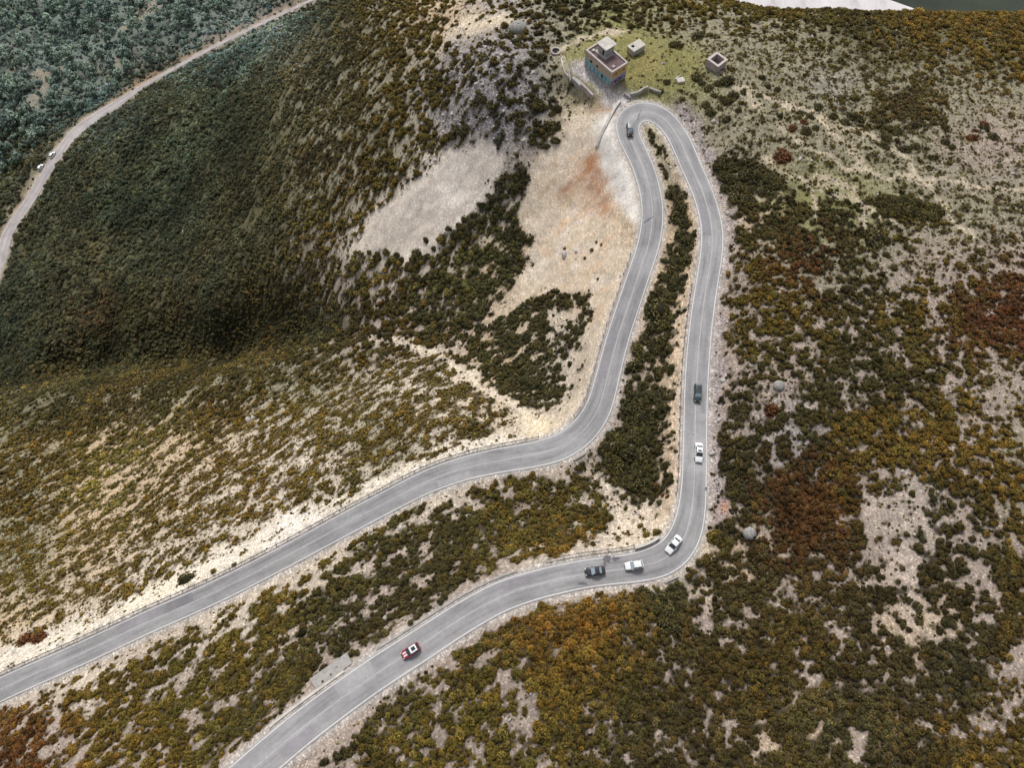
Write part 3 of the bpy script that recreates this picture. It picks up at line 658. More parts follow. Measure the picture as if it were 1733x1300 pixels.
def add_wall(bm, pl, w, h, base=None, drop=.6):
    """wall with mitred corners along a list of 3-d ground points, butted into one strip"""
    P = [Vector(p) for p in pl]; n = len(P); L = []; Rr = []
    for i in range(n):
        t = (P[min(i+1, n-1)] - P[max(i-1, 0)]); t.z = 0; t.normalize(); nn = Vector((-t.y, t.x, 0))
        if 0 < i < n - 1:
            t1 = (P[i] - P[i-1]); t1.z = 0; t1.normalize(); k = 1 / max(.5, t.dot(t1))
        else: k = 1
        L.append(P[i] + nn * w / 2 * k); Rr.append(P[i] - nn * w / 2 * k)
    v = []
    for i in range(n):
        z0 = P[i].z - drop; z1 = P[i].z + h
        v.append([bm.verts.new((L[i].x, L[i].y, z0)), bm.verts.new((L[i].x, L[i].y, z1)), bm.verts.new((Rr[i].x, Rr[i].y, z1)), bm.verts.new((Rr[i].x, Rr[i].y, z0))])
    for i in range(n - 1):
        a, b = v[i], v[i+1]
        for k in range(4): bm.faces.new((a[k], a[(k+1) % 4], b[(k+1) % 4], b[k]))
    bm.faces.new(v[0]); bm.faces.new(v[-1][::-1])

# ------------------------------------------------------------------ building geometry is fixed first so that the hilltop can be levelled under it
def solve_roof(pxg, pyg, zg, pxr, pyr):
    x, y = at_z(pxg, pyg, zg); best = None
    for zr in np.linspace(zg + 2, zg + 12, 401):
        u, v, d = project(float(x), float(y), zr)
        e = abs(v - pyr)
        if best is None or e < best[0]: best = (e, zr)
    return best[1]
ZB = 0.8
ZR = solve_roof(1034, 148, ZB, 1035.7, 121.6)
Fc = np.array([float(q) for q in at_z(1035.7, 121.6, ZR)]); Rc = np.array([float(q) for q in at_z(1064.3, 106.0, ZR)]); Lc = np.array([float(q) for q in at_z(991.9, 83.4, ZR)])
eu = (Lc - Fc); BL = np.linalg.norm(eu); eu /= BL           # long axis, front corner -> back left
ev = (Rc - Fc); ev -= eu * (ev @ eu); BWd = np.linalg.norm(ev); ev /= BWd
bcx, bcy = Fc + eu * BL / 2 + ev * BWd / 2
print('building', BL, BWd, ZR - ZB)
PADS.append((float(bcx), float(bcy), 7.0, ZB - .05))

# ------------------------------------------------------------------ terrain mesh
def axis(lo, a, b, hi, fine, grow, mx):
    mid = list(np.arange(a, b, fine)); up = []; s = fine; p = mid[-1]
    while p < hi: s = min(s * grow, mx); p += s; up.append(p)
    dn = []; s = fine; p = a
    while p > lo: s = min(s * grow, mx); p -= s; dn.append(p)
    return np.array(dn[::-1] + mid + up)
ax = axis(-900, -160, 165, 900, .8, 1.035, 25); ay = axis(-140, -48, 215, 1100, .8, 1.03, 25)
XX, YY = np.meshgrid(ax, ay); nx, ny = len(ax), len(ay)
ZZ, E1, E2 = height(XX, YY, True, True)
PX, PY, DD = project(XX, YY, ZZ)
_rk = np.clip(sample(ROCK, PX, PY), 0, 1) * smooth(1.5, 3, E1) * (np.hypot(XX - bcx, YY - bcy) > 11) * (PX > 0) * (PX < W0) * (PY > 0)
_u = XX * .5 + YY * .87; _v = -XX * .87 + YY * .5
ZZ = ZZ + _rk * (1.3 * (.35 - np.abs(fbm(_u / 3.2, _v / 7, 3, 121, .6))) + .5 * (.3 - np.abs(fbm(_u / .9, _v / 2.2, 2, 122))))

ca, sa = math.cos(R(36)), math.sin(R(36))
def worley(x, y, seed=0):
    """distance to the nearest clump centre, in cells"""
    xi = np.floor(x).astype(np.int64); yi = np.floor(y).astype(np.int64); f1 = np.full(x.shape, 9.0)
    for ox in (-1, 0, 1):
        for oy in (-1, 0, 1):
            cx = xi + ox; cy = yi + oy; h = _perm[(_perm[(cx + seed * 131) & 4095] + cy) & 4095]; h2 = _perm[(h + 77) & 4095]; h3 = _perm[(h + 991) & 4095]
            dx = cx + .5 + (h / 4096 - .5) * .95 - x; dy = cy + .5 + (h2 / 4096 - .5) * .95 - y
            f1 = np.minimum(f1, np.sqrt(dx * dx + dy * dy) / (.72 + .5 * h3 / 4096))
    return f1
def clump(x, y, px):
    wx = x + 1.1 * perlin(x / 2.1, y / 2.1, 101) + .5 * perlin(x / .9, y / .9, 103); wy = y + 1.1 * perlin(x / 2.1, y / 2.1, 102) + .5 * perlin(x / .9, y / .9, 104)
    w = smooth(1100, 800, px); u = wx * ca + wy * sa; v = -wx * sa + wy * ca
    return (1 - w) * worley(wx / 2.5, wy / 2.1, 1) + w * worley(u / 4.0, v / 2.3, 2)
_QX = None
def shrub_noise(x, y, px):
    """0..1 rank: where shrubs gather in clumps, drawn out along the strata on the left half"""
    global _QX
    if _QX is None:
        q = np.random.default_rng(9); _QX = [np.quantile(shrub_raw(q.uniform(-150, 150, 60000), q.uniform(-40, 200, 60000), np.full(60000, p)), np.linspace(0, 1, 201)) for p in (1500.0, 300.0)]
    n = shrub_raw(x, y, px); w = smooth(1100, 800, px); l = np.linspace(0, 1, 201)
    return (1 - w) * np.interp(n, _QX[0], l) + w * np.interp(n, _QX[1], l)
def shrub_raw(x, y, px):
    w = smooth(1100, 800, px)
    u = x * ca + y * sa; v = -x * sa + y * ca
    n = (1 - w) * fbm(x / 7.5, y / 5.5, 4, 31, .6) + w * fbm(u / 10, v / 3.6, 4, 41, .6)
    fine = (1 - w) * fbm(x / 1.7, y / 1.5, 2, 45) + w * fbm(u / 2.6, v / 1.1, 2, 46)
    return .56 * n / .34 + .6 * (clump(x, y, px) - .52) / .2 + .62 * fine / .3
def open_streaks(x, y, z):
    """rocky ribs running down the big slope"""
    u = x * .55 + y * .83; v = -x * .83 + y * .55
    return smooth(-30, -70, z) * .6 * smooth(.2, .5, fbm(u / 34, v / 9, 3, 111, .6)) * smooth(-165, -140, z)
def lookup(px, py, x, y):
    jx = 14 * fbm(x / 6, y / 6, 2, 51); jy = 14 * fbm(x / 6, y / 6, 2, 52)
    return px + jx, py + jy
JX, JY = lookup(PX, PY, XX, YY)
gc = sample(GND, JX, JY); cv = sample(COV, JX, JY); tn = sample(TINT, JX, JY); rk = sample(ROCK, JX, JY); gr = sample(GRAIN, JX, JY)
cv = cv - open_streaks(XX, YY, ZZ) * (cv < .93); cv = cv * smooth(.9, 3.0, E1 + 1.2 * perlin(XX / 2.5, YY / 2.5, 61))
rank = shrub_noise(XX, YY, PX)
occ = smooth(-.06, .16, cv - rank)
litter_shade = tn * .45 + np.array(hx(60, 54, 42)) * .2  # plant litter, darkened further as painted shade between the shrubs
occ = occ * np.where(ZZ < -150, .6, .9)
gc = gc * (1 - occ[..., None]) + litter_shade * occ[..., None]
# gravel shoulders
sh = (1 - smooth(.7, 1.9, E1 + .5 * perlin(XX / 1.7, YY / 1.7, 62)))[..., None] * .85
gc = gc * (1 - sh) + np.array(hx(190, 182, 174)) * sh
sh = (1 - smooth(.5, 2.6, E2 + .8 * perlin(XX / 3, YY / 3, 63)))[..., None] * .7
gc = gc * (1 - sh) + np.array(hx(196, 180, 162)) * sh
# the outer valley behind the crest
gc = np.clip(gc, .004, .8)
idx = np.arange(nx * ny).reshape(ny, nx)
quads = np.stack([idx[:-1, :-1], idx[:-1, 1:], idx[1:, 1:], idx[1:, :-1]], -1).reshape(-1, 4)
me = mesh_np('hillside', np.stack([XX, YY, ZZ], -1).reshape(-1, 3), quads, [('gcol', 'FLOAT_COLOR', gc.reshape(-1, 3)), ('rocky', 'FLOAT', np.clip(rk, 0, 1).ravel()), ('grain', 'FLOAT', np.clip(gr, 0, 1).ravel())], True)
terrain = tag(link('terrain', me, M_GROUND), kind='structure')

# far valley beyond the crest, out to the horizon
fv = []; ff = []
N = 60
fx = np.linspace(-9000, 9000, N); fy = np.linspace(300, 16000, N)
FX, FY = np.meshgrid(fx, fy); FZ = FLOOR + fbm(FX / 900, FY / 900, 3, 71) * 60 * smooth(1200, 3000, FY) - 4 * smooth(900, 500, FY)
fi = np.arange(N * N).reshape(N, N)
M_FAR = plain('far wooded valley', (.045, .055, .04), .95, .5, .012)
far = tag(link('far_valley', mesh_np('far_valley', np.stack([FX, FY, FZ], -1).reshape(-1, 3), np.stack([fi[:-1, :-1], fi[:-1, 1:], fi[1:, 1:], fi[1:, :-1]], -1).reshape(-1, 4), None, True), M_FAR), kind='structure')
rb = []
for (px, py) in [(1215, -30), (1245, 0), (1262, 8), (1300, 14), (1350, 20), (1480, 24), (1530, 19), (1548, 14), (1520, 4), (1480, -10), (1460, -40), (1330, -60)]:
    x, y = at_z(px, py, FLOOR + 3); rb.append((float(x), float(y), FLOOR + 3))
bm = bmesh.new(); bm.faces.new([bm.verts.new(p) for p in rb]); 
tag(link('river_bed', bm_mesh('river_bed', bm), M_RIVER), kind='structure')

# ------------------------------------------------------------------ roads
def ribbon(L, N, offs, dz, a=0, b=None, S=None):
    """strip between lateral offsets (functions of half width)"""
    b = len(L) if b is None else b
    v = []; f = []; ac = []; al = []
    k = len(offs)
    for i in range(a, b):
        for j, fo in enumerate(offs):
            o = fo(L[i, 3]); v.append((L[i, 0] + N[i, 0] * o, L[i, 1] + N[i, 1] * o, L[i, 2] + dz)); ac.append(j / (k - 1)); al.append(i if S is None else S[i])
    for i in range(b - a - 1):
        for j in range(k - 1):
            q = i * k + j; f.append((q, q + 1, q + k + 1, q + k))
    return v, f, ac, al
def road(name, L, N, S, mat, dz, lines, mname):
    offs = [(lambda h, t=t: (h + .32) * t) for t in np.linspace(1, -1, 13)]
    v, f, ac, al = ribbon(L, N, offs, dz, S=S)
    o = tag(link(name, mesh_np(name, v, f, [('across', 'FLOAT', ac), ('along', 'FLOAT', al)]), mat), kind='structure')
    if lines:
        for s in (1, -1):
            v, f, _, _ = ribbon(L, N, [lambda h, s=s: s * h + .10, lambda h, s=s: s * h - .10], dz + .012)
            link('edge_line', mesh_np('edge_line', v, f), M_LINE, o)
        v, f, _, _ = ribbon(L, N, [lambda h: .085, lambda h: -.085], dz + .012)
        link('centre_line', mesh_np('centre_line', v, f), M_CLINE, o)
    return o
main_road = road('road', RL, RN, RS, M_ASPH, 0.0, True, 'asphalt')
valley_road = road('valley_road', VL, VN, VS, M_VASPH, 0.0, False, 'asphalt')
def road_index(px, py):
    u, v, d = project(RL[:, 0], RL[:, 1], RL[:, 2]); return int(np.argmin((u - px) ** 2 + (v - py) ** 2))
# narrow dark lines and stains lying on the asphalt
for (a, b) in [((1088, 176), (1079, 202)), ((1118, 357), (1090, 376)), ((1175, 735), (1172, 736))]:
    i = road_index((a[0] + b[0]) / 2, (a[1] + b[1]) / 2); z = RL[i, 2] + .02
    x0, y0 = map(float, at_z(*a, z)); x1, y1 = map(float, at_z(*b, z)); d = Vector((x1 - x0, y1 - y0, 0)).normalized(); n = Vector((-d.y, d.x, 0)) * .09
    bm = bmesh.new(); K = 14; row = []
    for k in range(K + 1):
        t = k / K; w = .6 + .8 * random.random(); p = Vector((x0 + (x1 - x0) * t, y0 + (y1 - y0) * t, z)) + n * random.uniform(-.8, .8)
        row.append((bm.verts.new(p + n * w), bm.verts.new(p - n * w)))
    for k in range(K): bm.faces.new((row[k][0], row[k][1], row[k+1][1], row[k+1][0]))
    link('dark_line', bm_mesh('dark_line', bm), M_DARKLINE, main_road)
M_PATCH = asphalt_mat('newer asphalt patch', (.27, .258, .272)); M_PATCHL = asphalt_mat('worn asphalt patch', (.35, .338, .34))
for (pa, pb_, o0, o1, mt) in [((1177, 700), (1176, 800), .1, .9, M_PATCHL), ((1200, 352), (1206, 400), -.9, -.1, M_PATCH), ((1050, 560), (1030, 640), .15, .85, M_PATCH), ((850, 1009), (905, 992), -.85, -.2, M_PATCH), ((573, 1186), (640, 1139), -.95, -.12, M_PATCHL), ((200, 1078), (330, 1020), .1, .9, M_PATCH), ((740, 809), (790, 795), -.9, -.3, M_PATCHL), ((470, 1263), (520, 1226), .2, .8, M_PATCH)]:
    ia, ib = sorted((road_index(*pa), road_index(*pb_)))
    v, f, ac, al = ribbon(RL, RN, [lambda h, q=o0: h * q, lambda h, q=(o0 + o1) / 2: h * q, lambda h, q=o1: h * q], .006, ia, ib + 1, RS)
    link('asphalt_patch', mesh_np('asphalt_patch', v, f, [('across', 'FLOAT', np.full(len(ac), .45)), ('along', 'FLOAT', al)]), mt, main_road)
for (px, py, rx, ry) in [(1026, 946, 1.0, .7), (1041, 946, .8, .45), (1023, 955, .45, .5), (985, 988, 1.0, .3), (1195, 828, .25, .5)]:
    i = road_index(px, py); z = RL[i, 2] + .017; x, y = map(float, at_z(px, py, z)); bm = bmesh.new()
    K = 26; ph = random.random() * 9; bm.faces.new([bm.verts.new((x + rx * math.cos(t) * (1 + .2 * math.sin(3 * t + ph) + .14 * math.sin(7 * t + 2 * ph) + random.uniform(-.1, .1)), y + ry * math.sin(t) * (1 + .2 * math.sin(3 * t + ph) + .14 * math.sin(7 * t + 2 * ph)), z)) for t in [q * 2 * math.pi / K for q in range(K)]])
    link('stain', bm_mesh('stain', bm), M_STAIN, main_road)

# ------------------------------------------------------------------ shrubs
def shrub_mesh(name, seed, nleaf, leaf, flat=.62, lobes=5):
    """dome of unit diameter made of leaf sprays over several lobes and a core painted dark as inner shade"""
    r = np.random.default_rng(seed); v = []; f = []; lf = []
    L = [(0, 0, .12, .36)]
    for k in range(lobes):
        a = k * 2 * math.pi / lobes + r.uniform(-.4, .4); q = r.uniform(.17, .27); L.append((q * math.cos(a), q * math.sin(a), r.uniform(.02, .12), r.uniform(.2, .29)))
    for (cx, cy, cz, rad) in L:          # core coloured dark like the shade inside
        b = len(v); K = 6
        for i in range(3):
            ph = i * math.pi / 4.6
            for j in range(K):
                t = j * 2 * math.pi / K + i * .5; q = rad * .8 * r.uniform(.85, 1.1)
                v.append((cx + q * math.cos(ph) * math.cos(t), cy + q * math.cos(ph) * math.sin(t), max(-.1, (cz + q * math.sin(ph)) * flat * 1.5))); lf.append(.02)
        for i in range(2):
            for j in range(K): f.append((b + i*K + j, b + i*K + (j+1) % K, b + (i+1)*K + (j+1) % K, b + (i+1)*K + j))
        f.append((b + 2*K, b + 2*K + 1, b + 2*K + 2, b + 2*K + 3)); f.append((b + 2*K, b + 2*K + 3, b + 2*K + 4, b + 2*K + 5))
    wts = np.array([l[3] ** 2 for l in L]); wts /= wts.sum()
    for k in range(nleaf):
        cx, cy, cz, rad = L[r.choice(len(L), p=wts)]
        t = r.uniform(0, 2 * math.pi); s = r.uniform(-.15, 1); c = math.sqrt(max(0, 1 - s * s))
        n = np.array([c * math.cos(t), c * math.sin(t), s]); q = rad * r.uniform(.82, 1.12)
        p = np.array([cx, cy, cz]) + n * q; p[2] = max(p[2] * flat * 1.5, -.02)
        n2 = n + r.normal(0, .55, 3); n2 /= np.linalg.norm(n2)
        a = np.cross(n2, r.normal(0, 1, 3)); a /= np.linalg.norm(a); b2 = np.cross(n2, a)
        w = leaf * r.uniform(.6, 1.25); h = leaf * r.uniform(.5, .95); i0 = len(v)
        lv = float(np.clip(.28 + .42 * s + r.normal(0, .17), 0.05, 1))  # tone rises with upward facing: lit tops painted into the leaves
        v += [p - a * w, p + b2 * h, p + a * w, p - b2 * h]; lf += [lv] * 4; f.append((i0, i0 + 1, i0 + 2, i0 + 3))
    me = mesh_np(name, v, f, [('leaf', 'FLOAT', lf)]); me.materials.append(M_LEAF); return me
SMALL = [shrub_mesh('low_shrub', s, 75, .085, .6, 4) for s in range(4)]
LARGE = [shrub_mesh('bush', 20 + s, 420, .045, .62, 7) for s in range(4)]

def candidates(step, x0, x1, y0, y1):
    gx, gy = np.meshgrid(np.arange(x0, x1, step), np.arange(y0, y1, step))
    gx = gx.ravel() + rng.uniform(-.55, .55, gx.size) * step; gy = gy.ravel() + rng.uniform(-.55, .55, gy.size) * step
    return gx, gy
# interpolate terrain grid for speed
def grid_interp(A, x, y):
    fx_ = np.clip(np.interp(x, ax, np.arange(nx)), 0, nx - 1.001); fy_ = np.clip(np.interp(y, ay, np.arange(ny)), 0, ny - 1.001)
    xi = fx_.astype(int); yi = fy_.astype(int); u = fx_ - xi; v = fy_ - yi
    return (A[yi, xi] * (1 - u) + A[yi, xi+1] * u) * (1 - v) + (A[yi+1, xi] * (1 - u) + A[yi+1, xi+1] * u) * v
PLx, PLy, PLs, PLt, PLk = [], [], [], [], []
def scatter(step, x0, x1, y0, y1, dmin, dmax, smin, smax, margin=260):
    x, y = candidates(step, x0, x1, y0, y1)
    z = grid_interp(ZZ, x, y); px, py, d = project(x, y, z)
    ok = (d > dmin) & (d <= dmax) & (px > -margin) & (px < W0 + margin) & (py > -margin * .5) & (py < H0 + margin)
    x, y, z, px, py, d = [q[ok] for q in (x, y, z, px, py, d)]
    e1 = grid_interp(E1, x, y); e2 = grid_interp(E2, x, y)
    jx, jy = lookup(px, py, x, y)
    c = sample(COV, jx, jy); c = (c - open_streaks(x, y, z) * (c < .93)) * smooth(.9, 3.0, e1 + 1.2 * perlin(x / 2.5, y / 2.5, 61)) * smooth(.8, 5, e2 + perlin(x / 4, y / 4, 64))
    rkk = shrub_noise(x, y, px); keep = (rkk < c) & (rng.random(len(x)) < .9) & (e1 > 1.1) & (np.hypot(x - bcx, y - bcy) > 7)
    # stray little plants on the bare ground
    stray = (~keep) & (rng.random(len(x)) < .035) & (c > .03) & (e1 > 1.6)
    depth_in = np.clip((c - rkk) / .35, 0, 1)
    s = (smin + (smax - smin) * depth_in) * rng.uniform(.75, 1.3, len(x)); s = np.where(stray, smin * rng.uniform(.45, .8, len(x)), s)
    sel = keep | stray
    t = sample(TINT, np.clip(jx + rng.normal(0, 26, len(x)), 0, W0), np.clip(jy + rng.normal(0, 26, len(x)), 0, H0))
    s = s * sample(PSIZE, jx, jy) * np.where(rng.random(len(x)) < .1, rng.uniform(1.2, 1.75, len(x)), 1)
    sp_ = rng.random(len(x))[:, None]
    t = np.where(sp_ < .06, t * np.array([1.5, 1.5, 1.7]), np.where(sp_ < .16, t * np.array([1.35, 1.18, .95]), np.where(sp_ < .3, t * .62, t)))
    v = np.exp(rng.normal(0, .17, (len(x), 1)) + .5 * fbm(x / 5, y / 5, 3, 81)[:, None])
    sl = smooth(-20, -60, z)[:, None]; v = v * np.exp(sl * (.9 * fbm(x / 38, y / 30, 3, 87)[:, None] + .35 * fbm(x / 9, y / 9, 2, 88)[:, None]))
    warm = sl * (.7 * fbm(x / 45, y / 45, 3, 89)[:, None] + .05) + (fbm(x / 3.2, y / 3.2, 2, 85) * .55 + fbm(x / 17, y / 17, 2, 86) * .3 + rng.normal(0, .09, len(x)))[:, None]
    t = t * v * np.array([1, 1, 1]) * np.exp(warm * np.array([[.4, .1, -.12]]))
    z = z + np.where(keep, smooth(.75, .1, clump(x, y, px)) * .55 * min(smax / 1.3, 1.6) * np.clip(depth_in * 1.5, 0, 1), 0)
    return x[sel], y[sel], z[sel], s[sel], t[sel], d[sel], px[sel], py[sel]
A = scatter(.72, -165, 165, -50, 215, 0, 212, .72, 1.2)
B = scatter(1.08, -420, 260, -60, 520, 212, 330, 1.1, 1.75)
C_ = scatter(1.6, -520, 300, -60, 700, 330, 900, 1.7, 2.7, 220)
allp = [np.concatenate([a, b, c]) for a, b, c in zip(A, B, C_)]
sx, sy, sz_, ss_, st_, sd_, spx, spy = allp
TG = 2.7                   # leaves reflect more than their shaded mass shows
st_ = np.clip(st_ * TG, .004, .6)
print('scrub plants', len(sx))

# ---- individually placed bushes (the ones that stand out): photo x, y, width in photo pixels, tint key, label key
BUSHES = [ # lone and conspicuous
 (316, 978, 42, 'd', 'big dark bush on the pale earth bank above the left road'), (708, 428, 26, 'd', 'lone dark round bush at the foot of the pale grey scree'), (651, 405, 0, 'd', ''),
 (1325, 262, 34, 'r', 'rusty brown bush patch on the green slope beside the road cutting'), (1230, 135, 26, 'd', ''),
 (1118, 520, 46, 'd', 'largest rounded dark bush between the hairpin legs'), (1480, 402, 44, 'd', ''), (1180, 60, 26, 'd', 'flat dark bush on the grass between the holed bunker and the roofless ruin'),
 (1145, 75, 24, 'd', 'dark bush on the turf right of the holed concrete box'), (1128, 137, 15, 'd', 'small dark bush beside the pale concrete slab'), (1660, 425, 18, 'o', ''), (45, 1080, 28, 'r', 'reddish bush by the pale bank at the left edge'), (68, 1078, 30, 'r', ''),
 (365, 968, 14, 'o', 'small olive bush right at the edge of the left road by the guardrail'), (400, 955, 24, 'm', 'brownish grey bush against the guardrail of the left road'), (1305, 690, 30, 'r', 'rust coloured bush on bare rubble below the pale dome'), (1326, 703, 20, 'd', 'round dark bush on bare rubble below the pale dome'),
 (1212, 905, 34, 'o', 'bushy olive shrub at the outer edge of the sharp bend'), (1150, 1020, 0, 'd', '')]
def cluster(pts_, w, key): 
    for (a, b) in pts_: BUSHES.append((a, b, w * random.uniform(.8, 1.25), key, ''))
cluster([(905, 165), (918, 178), (935, 190), (942, 182), (925, 210), (940, 212), (912, 172), (898, 158), (775, 215), (783, 222), (768, 228), (790, 212), (735, 145), (740, 160), (745, 130), (750, 120), (760, 75), (815, 115), (800, 105), (860, 60), (868, 55), (900, 90), (915, 95), (880, 165), (850, 160), (862, 170), (830, 175), (820, 165), (895, 215), (880, 205), (905, 240), (925, 245), (940, 235), (760, 170), (755, 175), (805, 130), (820, 95), (870, 70), (895, 105), (790, 95), (770, 108), (742, 100)], 19, 'd')
cluster([(1135, 325), (1145, 322), (1150, 335), (1155, 350), (1148, 365), (1160, 375), (1155, 395), (1165, 405), (1158, 420), (1150, 440), (1142, 455), (1160, 440), (1130, 470), (1145, 475), (1118, 490), (1130, 500), (1105, 500), (1100, 525), (1110, 550), (1125, 545), (1092, 570), (1105, 580), (1082, 590), (1078, 615), (1095, 600), (1115, 590), (1125, 575), (1062, 625), (1055, 640), (1065, 655), (1050, 660), (1100, 670), (1090, 680), (1110, 668), (1120, 690), (1075, 690), (1065, 710), (1085, 705), (1105, 715), (1060, 740), (1080, 735), (1100, 740), (1045, 755), (1065, 765), (1090, 765), (1115, 755), (1030, 780), (1050, 790), (1075, 790), (1095, 790), (1060, 812), (1080, 820), (1095, 815), (1025, 755), (1035, 735), (1118, 635), (1135, 625)], 27, 'd')
cluster([(1100, 640), (1112, 625), (1128, 620), (1088, 650)], 20, 'd'); cluster([(1103, 805), (1108, 820), (1130, 840), (1122, 838), (1160, 760)], 10, 'r')
cluster([(1140, 870), (1148, 858), (1135, 885), (1128, 900), (1118, 905), (1105, 912), (1095, 905), (1085, 890), (1145, 845), (1125, 915), (1112, 900)], 18, 'o')
cluster([(1010, 409), (1018, 413), (1002, 422), (990, 436), (956, 420)], 8, 'o')
cluster([(640, 430), (660, 440), (680, 438), (625, 425), (690, 450), (672, 430), (655, 425), (705, 455), (735, 418), (722, 405), (750, 400), (768, 398), (760, 385), (778, 380), (785, 370), (812, 345), (828, 330), (848, 305), (862, 298), (875, 300), (868, 315), (855, 330), (845, 350), (858, 362), (835, 370), (880, 400), (895, 405), (870, 420)], 15, 'd')
cluster([(965, 545), (985, 535), (990, 548), (975, 555), (950, 590), (958, 600), (965, 615), (945, 620), (955, 640), (938, 660), (945, 668), (930, 685), (985, 560), (975, 572), (990, 505), (975, 500)], 14, 'd')
cluster([(1225, 270), (1240, 280), (1255, 275), (1235, 300), (1260, 295), (1280, 295), (1300, 300), (1310, 312), (1250, 315), (1270, 318), (1290, 325), (1228, 318), (1245, 330), (1265, 335), (1225, 295)], 24, 'd')
cluster([(1495, 345), (1510, 340), (1530, 338), (1550, 342), (1570, 348), (1588, 358), (1500, 360), (1520, 358), (1540, 356), (1560, 362), (1578, 366)], 24, 'd')
cluster([(1468, 396), (1490, 392), (1500, 406), (1478, 412), (1445, 410), (1430, 415), (1445, 440), (1580, 380), (1655, 424), (1480, 432), (1500, 430)], 16, 'd')
cluster([(1300, 145), (1315, 150), (1258, 155), (1250, 185), (1285, 160), (1320, 195), (1230, 200), (1370, 195), (1385, 180), (1410, 195), (1425, 165), (1445, 165), (1355, 190), (1290, 130), (1180, 130), (1188, 140), (1200, 148), (1216, 140), (1208, 160), (1222, 165), (1240, 160), (1195, 175), (1203, 188), (1230, 170)], 16, 'd')
cluster([(1380, 215), (1365, 220), (1430, 205), (1440, 195), (1455, 200), (1490, 205), (1505, 215), (1500, 230), (1520, 222), (1545, 210), (1580, 205), (1600, 215), (1548, 245), (1600, 240), (1610, 248), (1530, 250), (1495, 245), (1680, 230), (1665, 215)], 18, 'd')
cluster([(1340, 215), (1360, 205), (1650, 220), (1645, 232), (1665, 210), (1325, 255), (1315, 265)], 17, 'r')
cluster([(1085, 1000), (1100, 1008), (1120, 1012), (1140, 1010), (1155, 1020), (1110, 1030), (1130, 1035), (1150, 1045), (1145, 1065), (1125, 1055)], 30, 'd')
cluster([(1125, 255), (1118, 250), (1125, 285), (1118, 278), (1128, 292), (1110, 245), (1105, 230), (1100, 222)], 10, 'd')
BUSHES = [b for b in BUSHES if b[2] > 0]
REG = [((1010, 310, 1175, 850), 'in the dark thicket between the two legs of the hairpin'), ((1080, 205, 1150, 310), 'on the narrow island inside the hairpin bend'), ((720, 50, 950, 250), 'on the grey rocky knoll left of the ruined building'),
       ((1070, 830, 1165, 930), 'on the inner bank of the sharp lower bend'), ((940, 390, 1030, 450), 'scattered on the tan scree below the upper road'), ((600, 290, 900, 470), 'along the edge of the pale grey scree'), ((920, 490, 1000, 700), 'on bare ground beside the left leg of the hairpin'),
       ((1205, 255, 1320, 345), 'in the dark patch beside the right leg of the hairpin'), ((1480, 330, 1600, 375), 'in the oval dark thicket on the right hand slope'), ((1420, 380, 1670, 450), 'dotted below the oval thicket on the right hand slope'), ((1170, 120, 1460, 204), 'dotted over the stony slope below the roofless ruin'), ((1300, 190, 1700, 270), 'dotted over the stony slope in the upper right'), ((1070, 985, 1175, 1095), 'in the dark hollow below the culvert of the sharp bend')]
def region(px, py):
    for (a, b, c, d), t in REG:
        if a <= px <= c and b <= py <= d: return t
    return None
# the largest plants of the scatter, as seen from the survey, also stand as objects of their own
need = max(0, 296 - len(BUSHES))
vis = (spx > 5) & (spx < W0 - 5) & (spy > 5) & (spy < H0 - 5)
score = np.where(vis, ss_ * F0 / sd_, 0); order = np.argsort(-score); chosen = order[:need]
GRP = [((0, 960, 1000, 1300), 'on the slope between the left road and the lower road'), ((0, 0, 760, 640), 'on the long dark hillside at the left'), ((0, 580, 940, 1150), 'on the yellowish spur beside the left road'), ((380, 1000, 1260, 1300), 'on the slope below the lower road'), ((1200, 300, 1733, 800), 'on the right hand hillside'), ((1150, 780, 1733, 1300), 'in the lower right of the hillside'), ((0, 0, 1733, 1300), 'in the scrub near the roads')]
HN = {'d': 'dark green', 'o': 'olive green', 'r': 'rusty brown', 'y': 'golden olive', 'm': 'greyish olive'}
bx, by, bz = ground_at([b[0] for b in BUSHES], [b[1] + b[2] * .12 for b in BUSHES])
_, _, bd = project(bx, by, bz)
def place_bush(mesh, x, y, z, s, tnt, label, group, rz=None):
    o = bpy.data.objects.new('bush', mesh); COL.objects.link(o); o.location = (x, y, z - .06 * s); o.rotation_euler = (0, 0, random.uniform(0, 6.28) if rz is None else rz)
    o.scale = (s * random.uniform(.8, 1.25), s * random.uniform(.8, 1.2), s * random.uniform(.65, .95)); o['tint'] = [float(q) for q in tnt]
    return tag(o, label, 'bush', group)
bush_objs = []
for b, x, y, z, d in zip(BUSHES, bx, by, bz, bd):
    s = b[2] * d / F0 * 1.12; s = min(s, 2.1 * (float(grid_interp(E1, np.array([x]), np.array([y]))[0]) - .75))
    if s < .35: continue
    c = np.array(hx(*HUEC[b[3]])) * TG * .92 * math.exp(random.gauss(0, .12))
    reg = region(b[0], b[1])
    if b[4]: lab, grp = b[4], 'bushes standing out from the scrub'
    else:
        reg = reg or 'standing apart on bare ground near the roads'
        lab = '%s bush %s' % (HN[b[3]], reg); grp = '%s bushes %s' % (HN[b[3]], reg)
    bush_objs.append(place_bush(LARGE[len(bush_objs) % 4], x, y, z, s, c, lab, grp))
def hue_name(t):
    r_, g_, b_ = t
    if r_ / g_ > 1.75: return 'rusty brown'
    if r_ / g_ > 1.25 and r_ > .13: return 'golden olive'
    if r_ + g_ < .13: return 'dark green'
    return 'olive green'
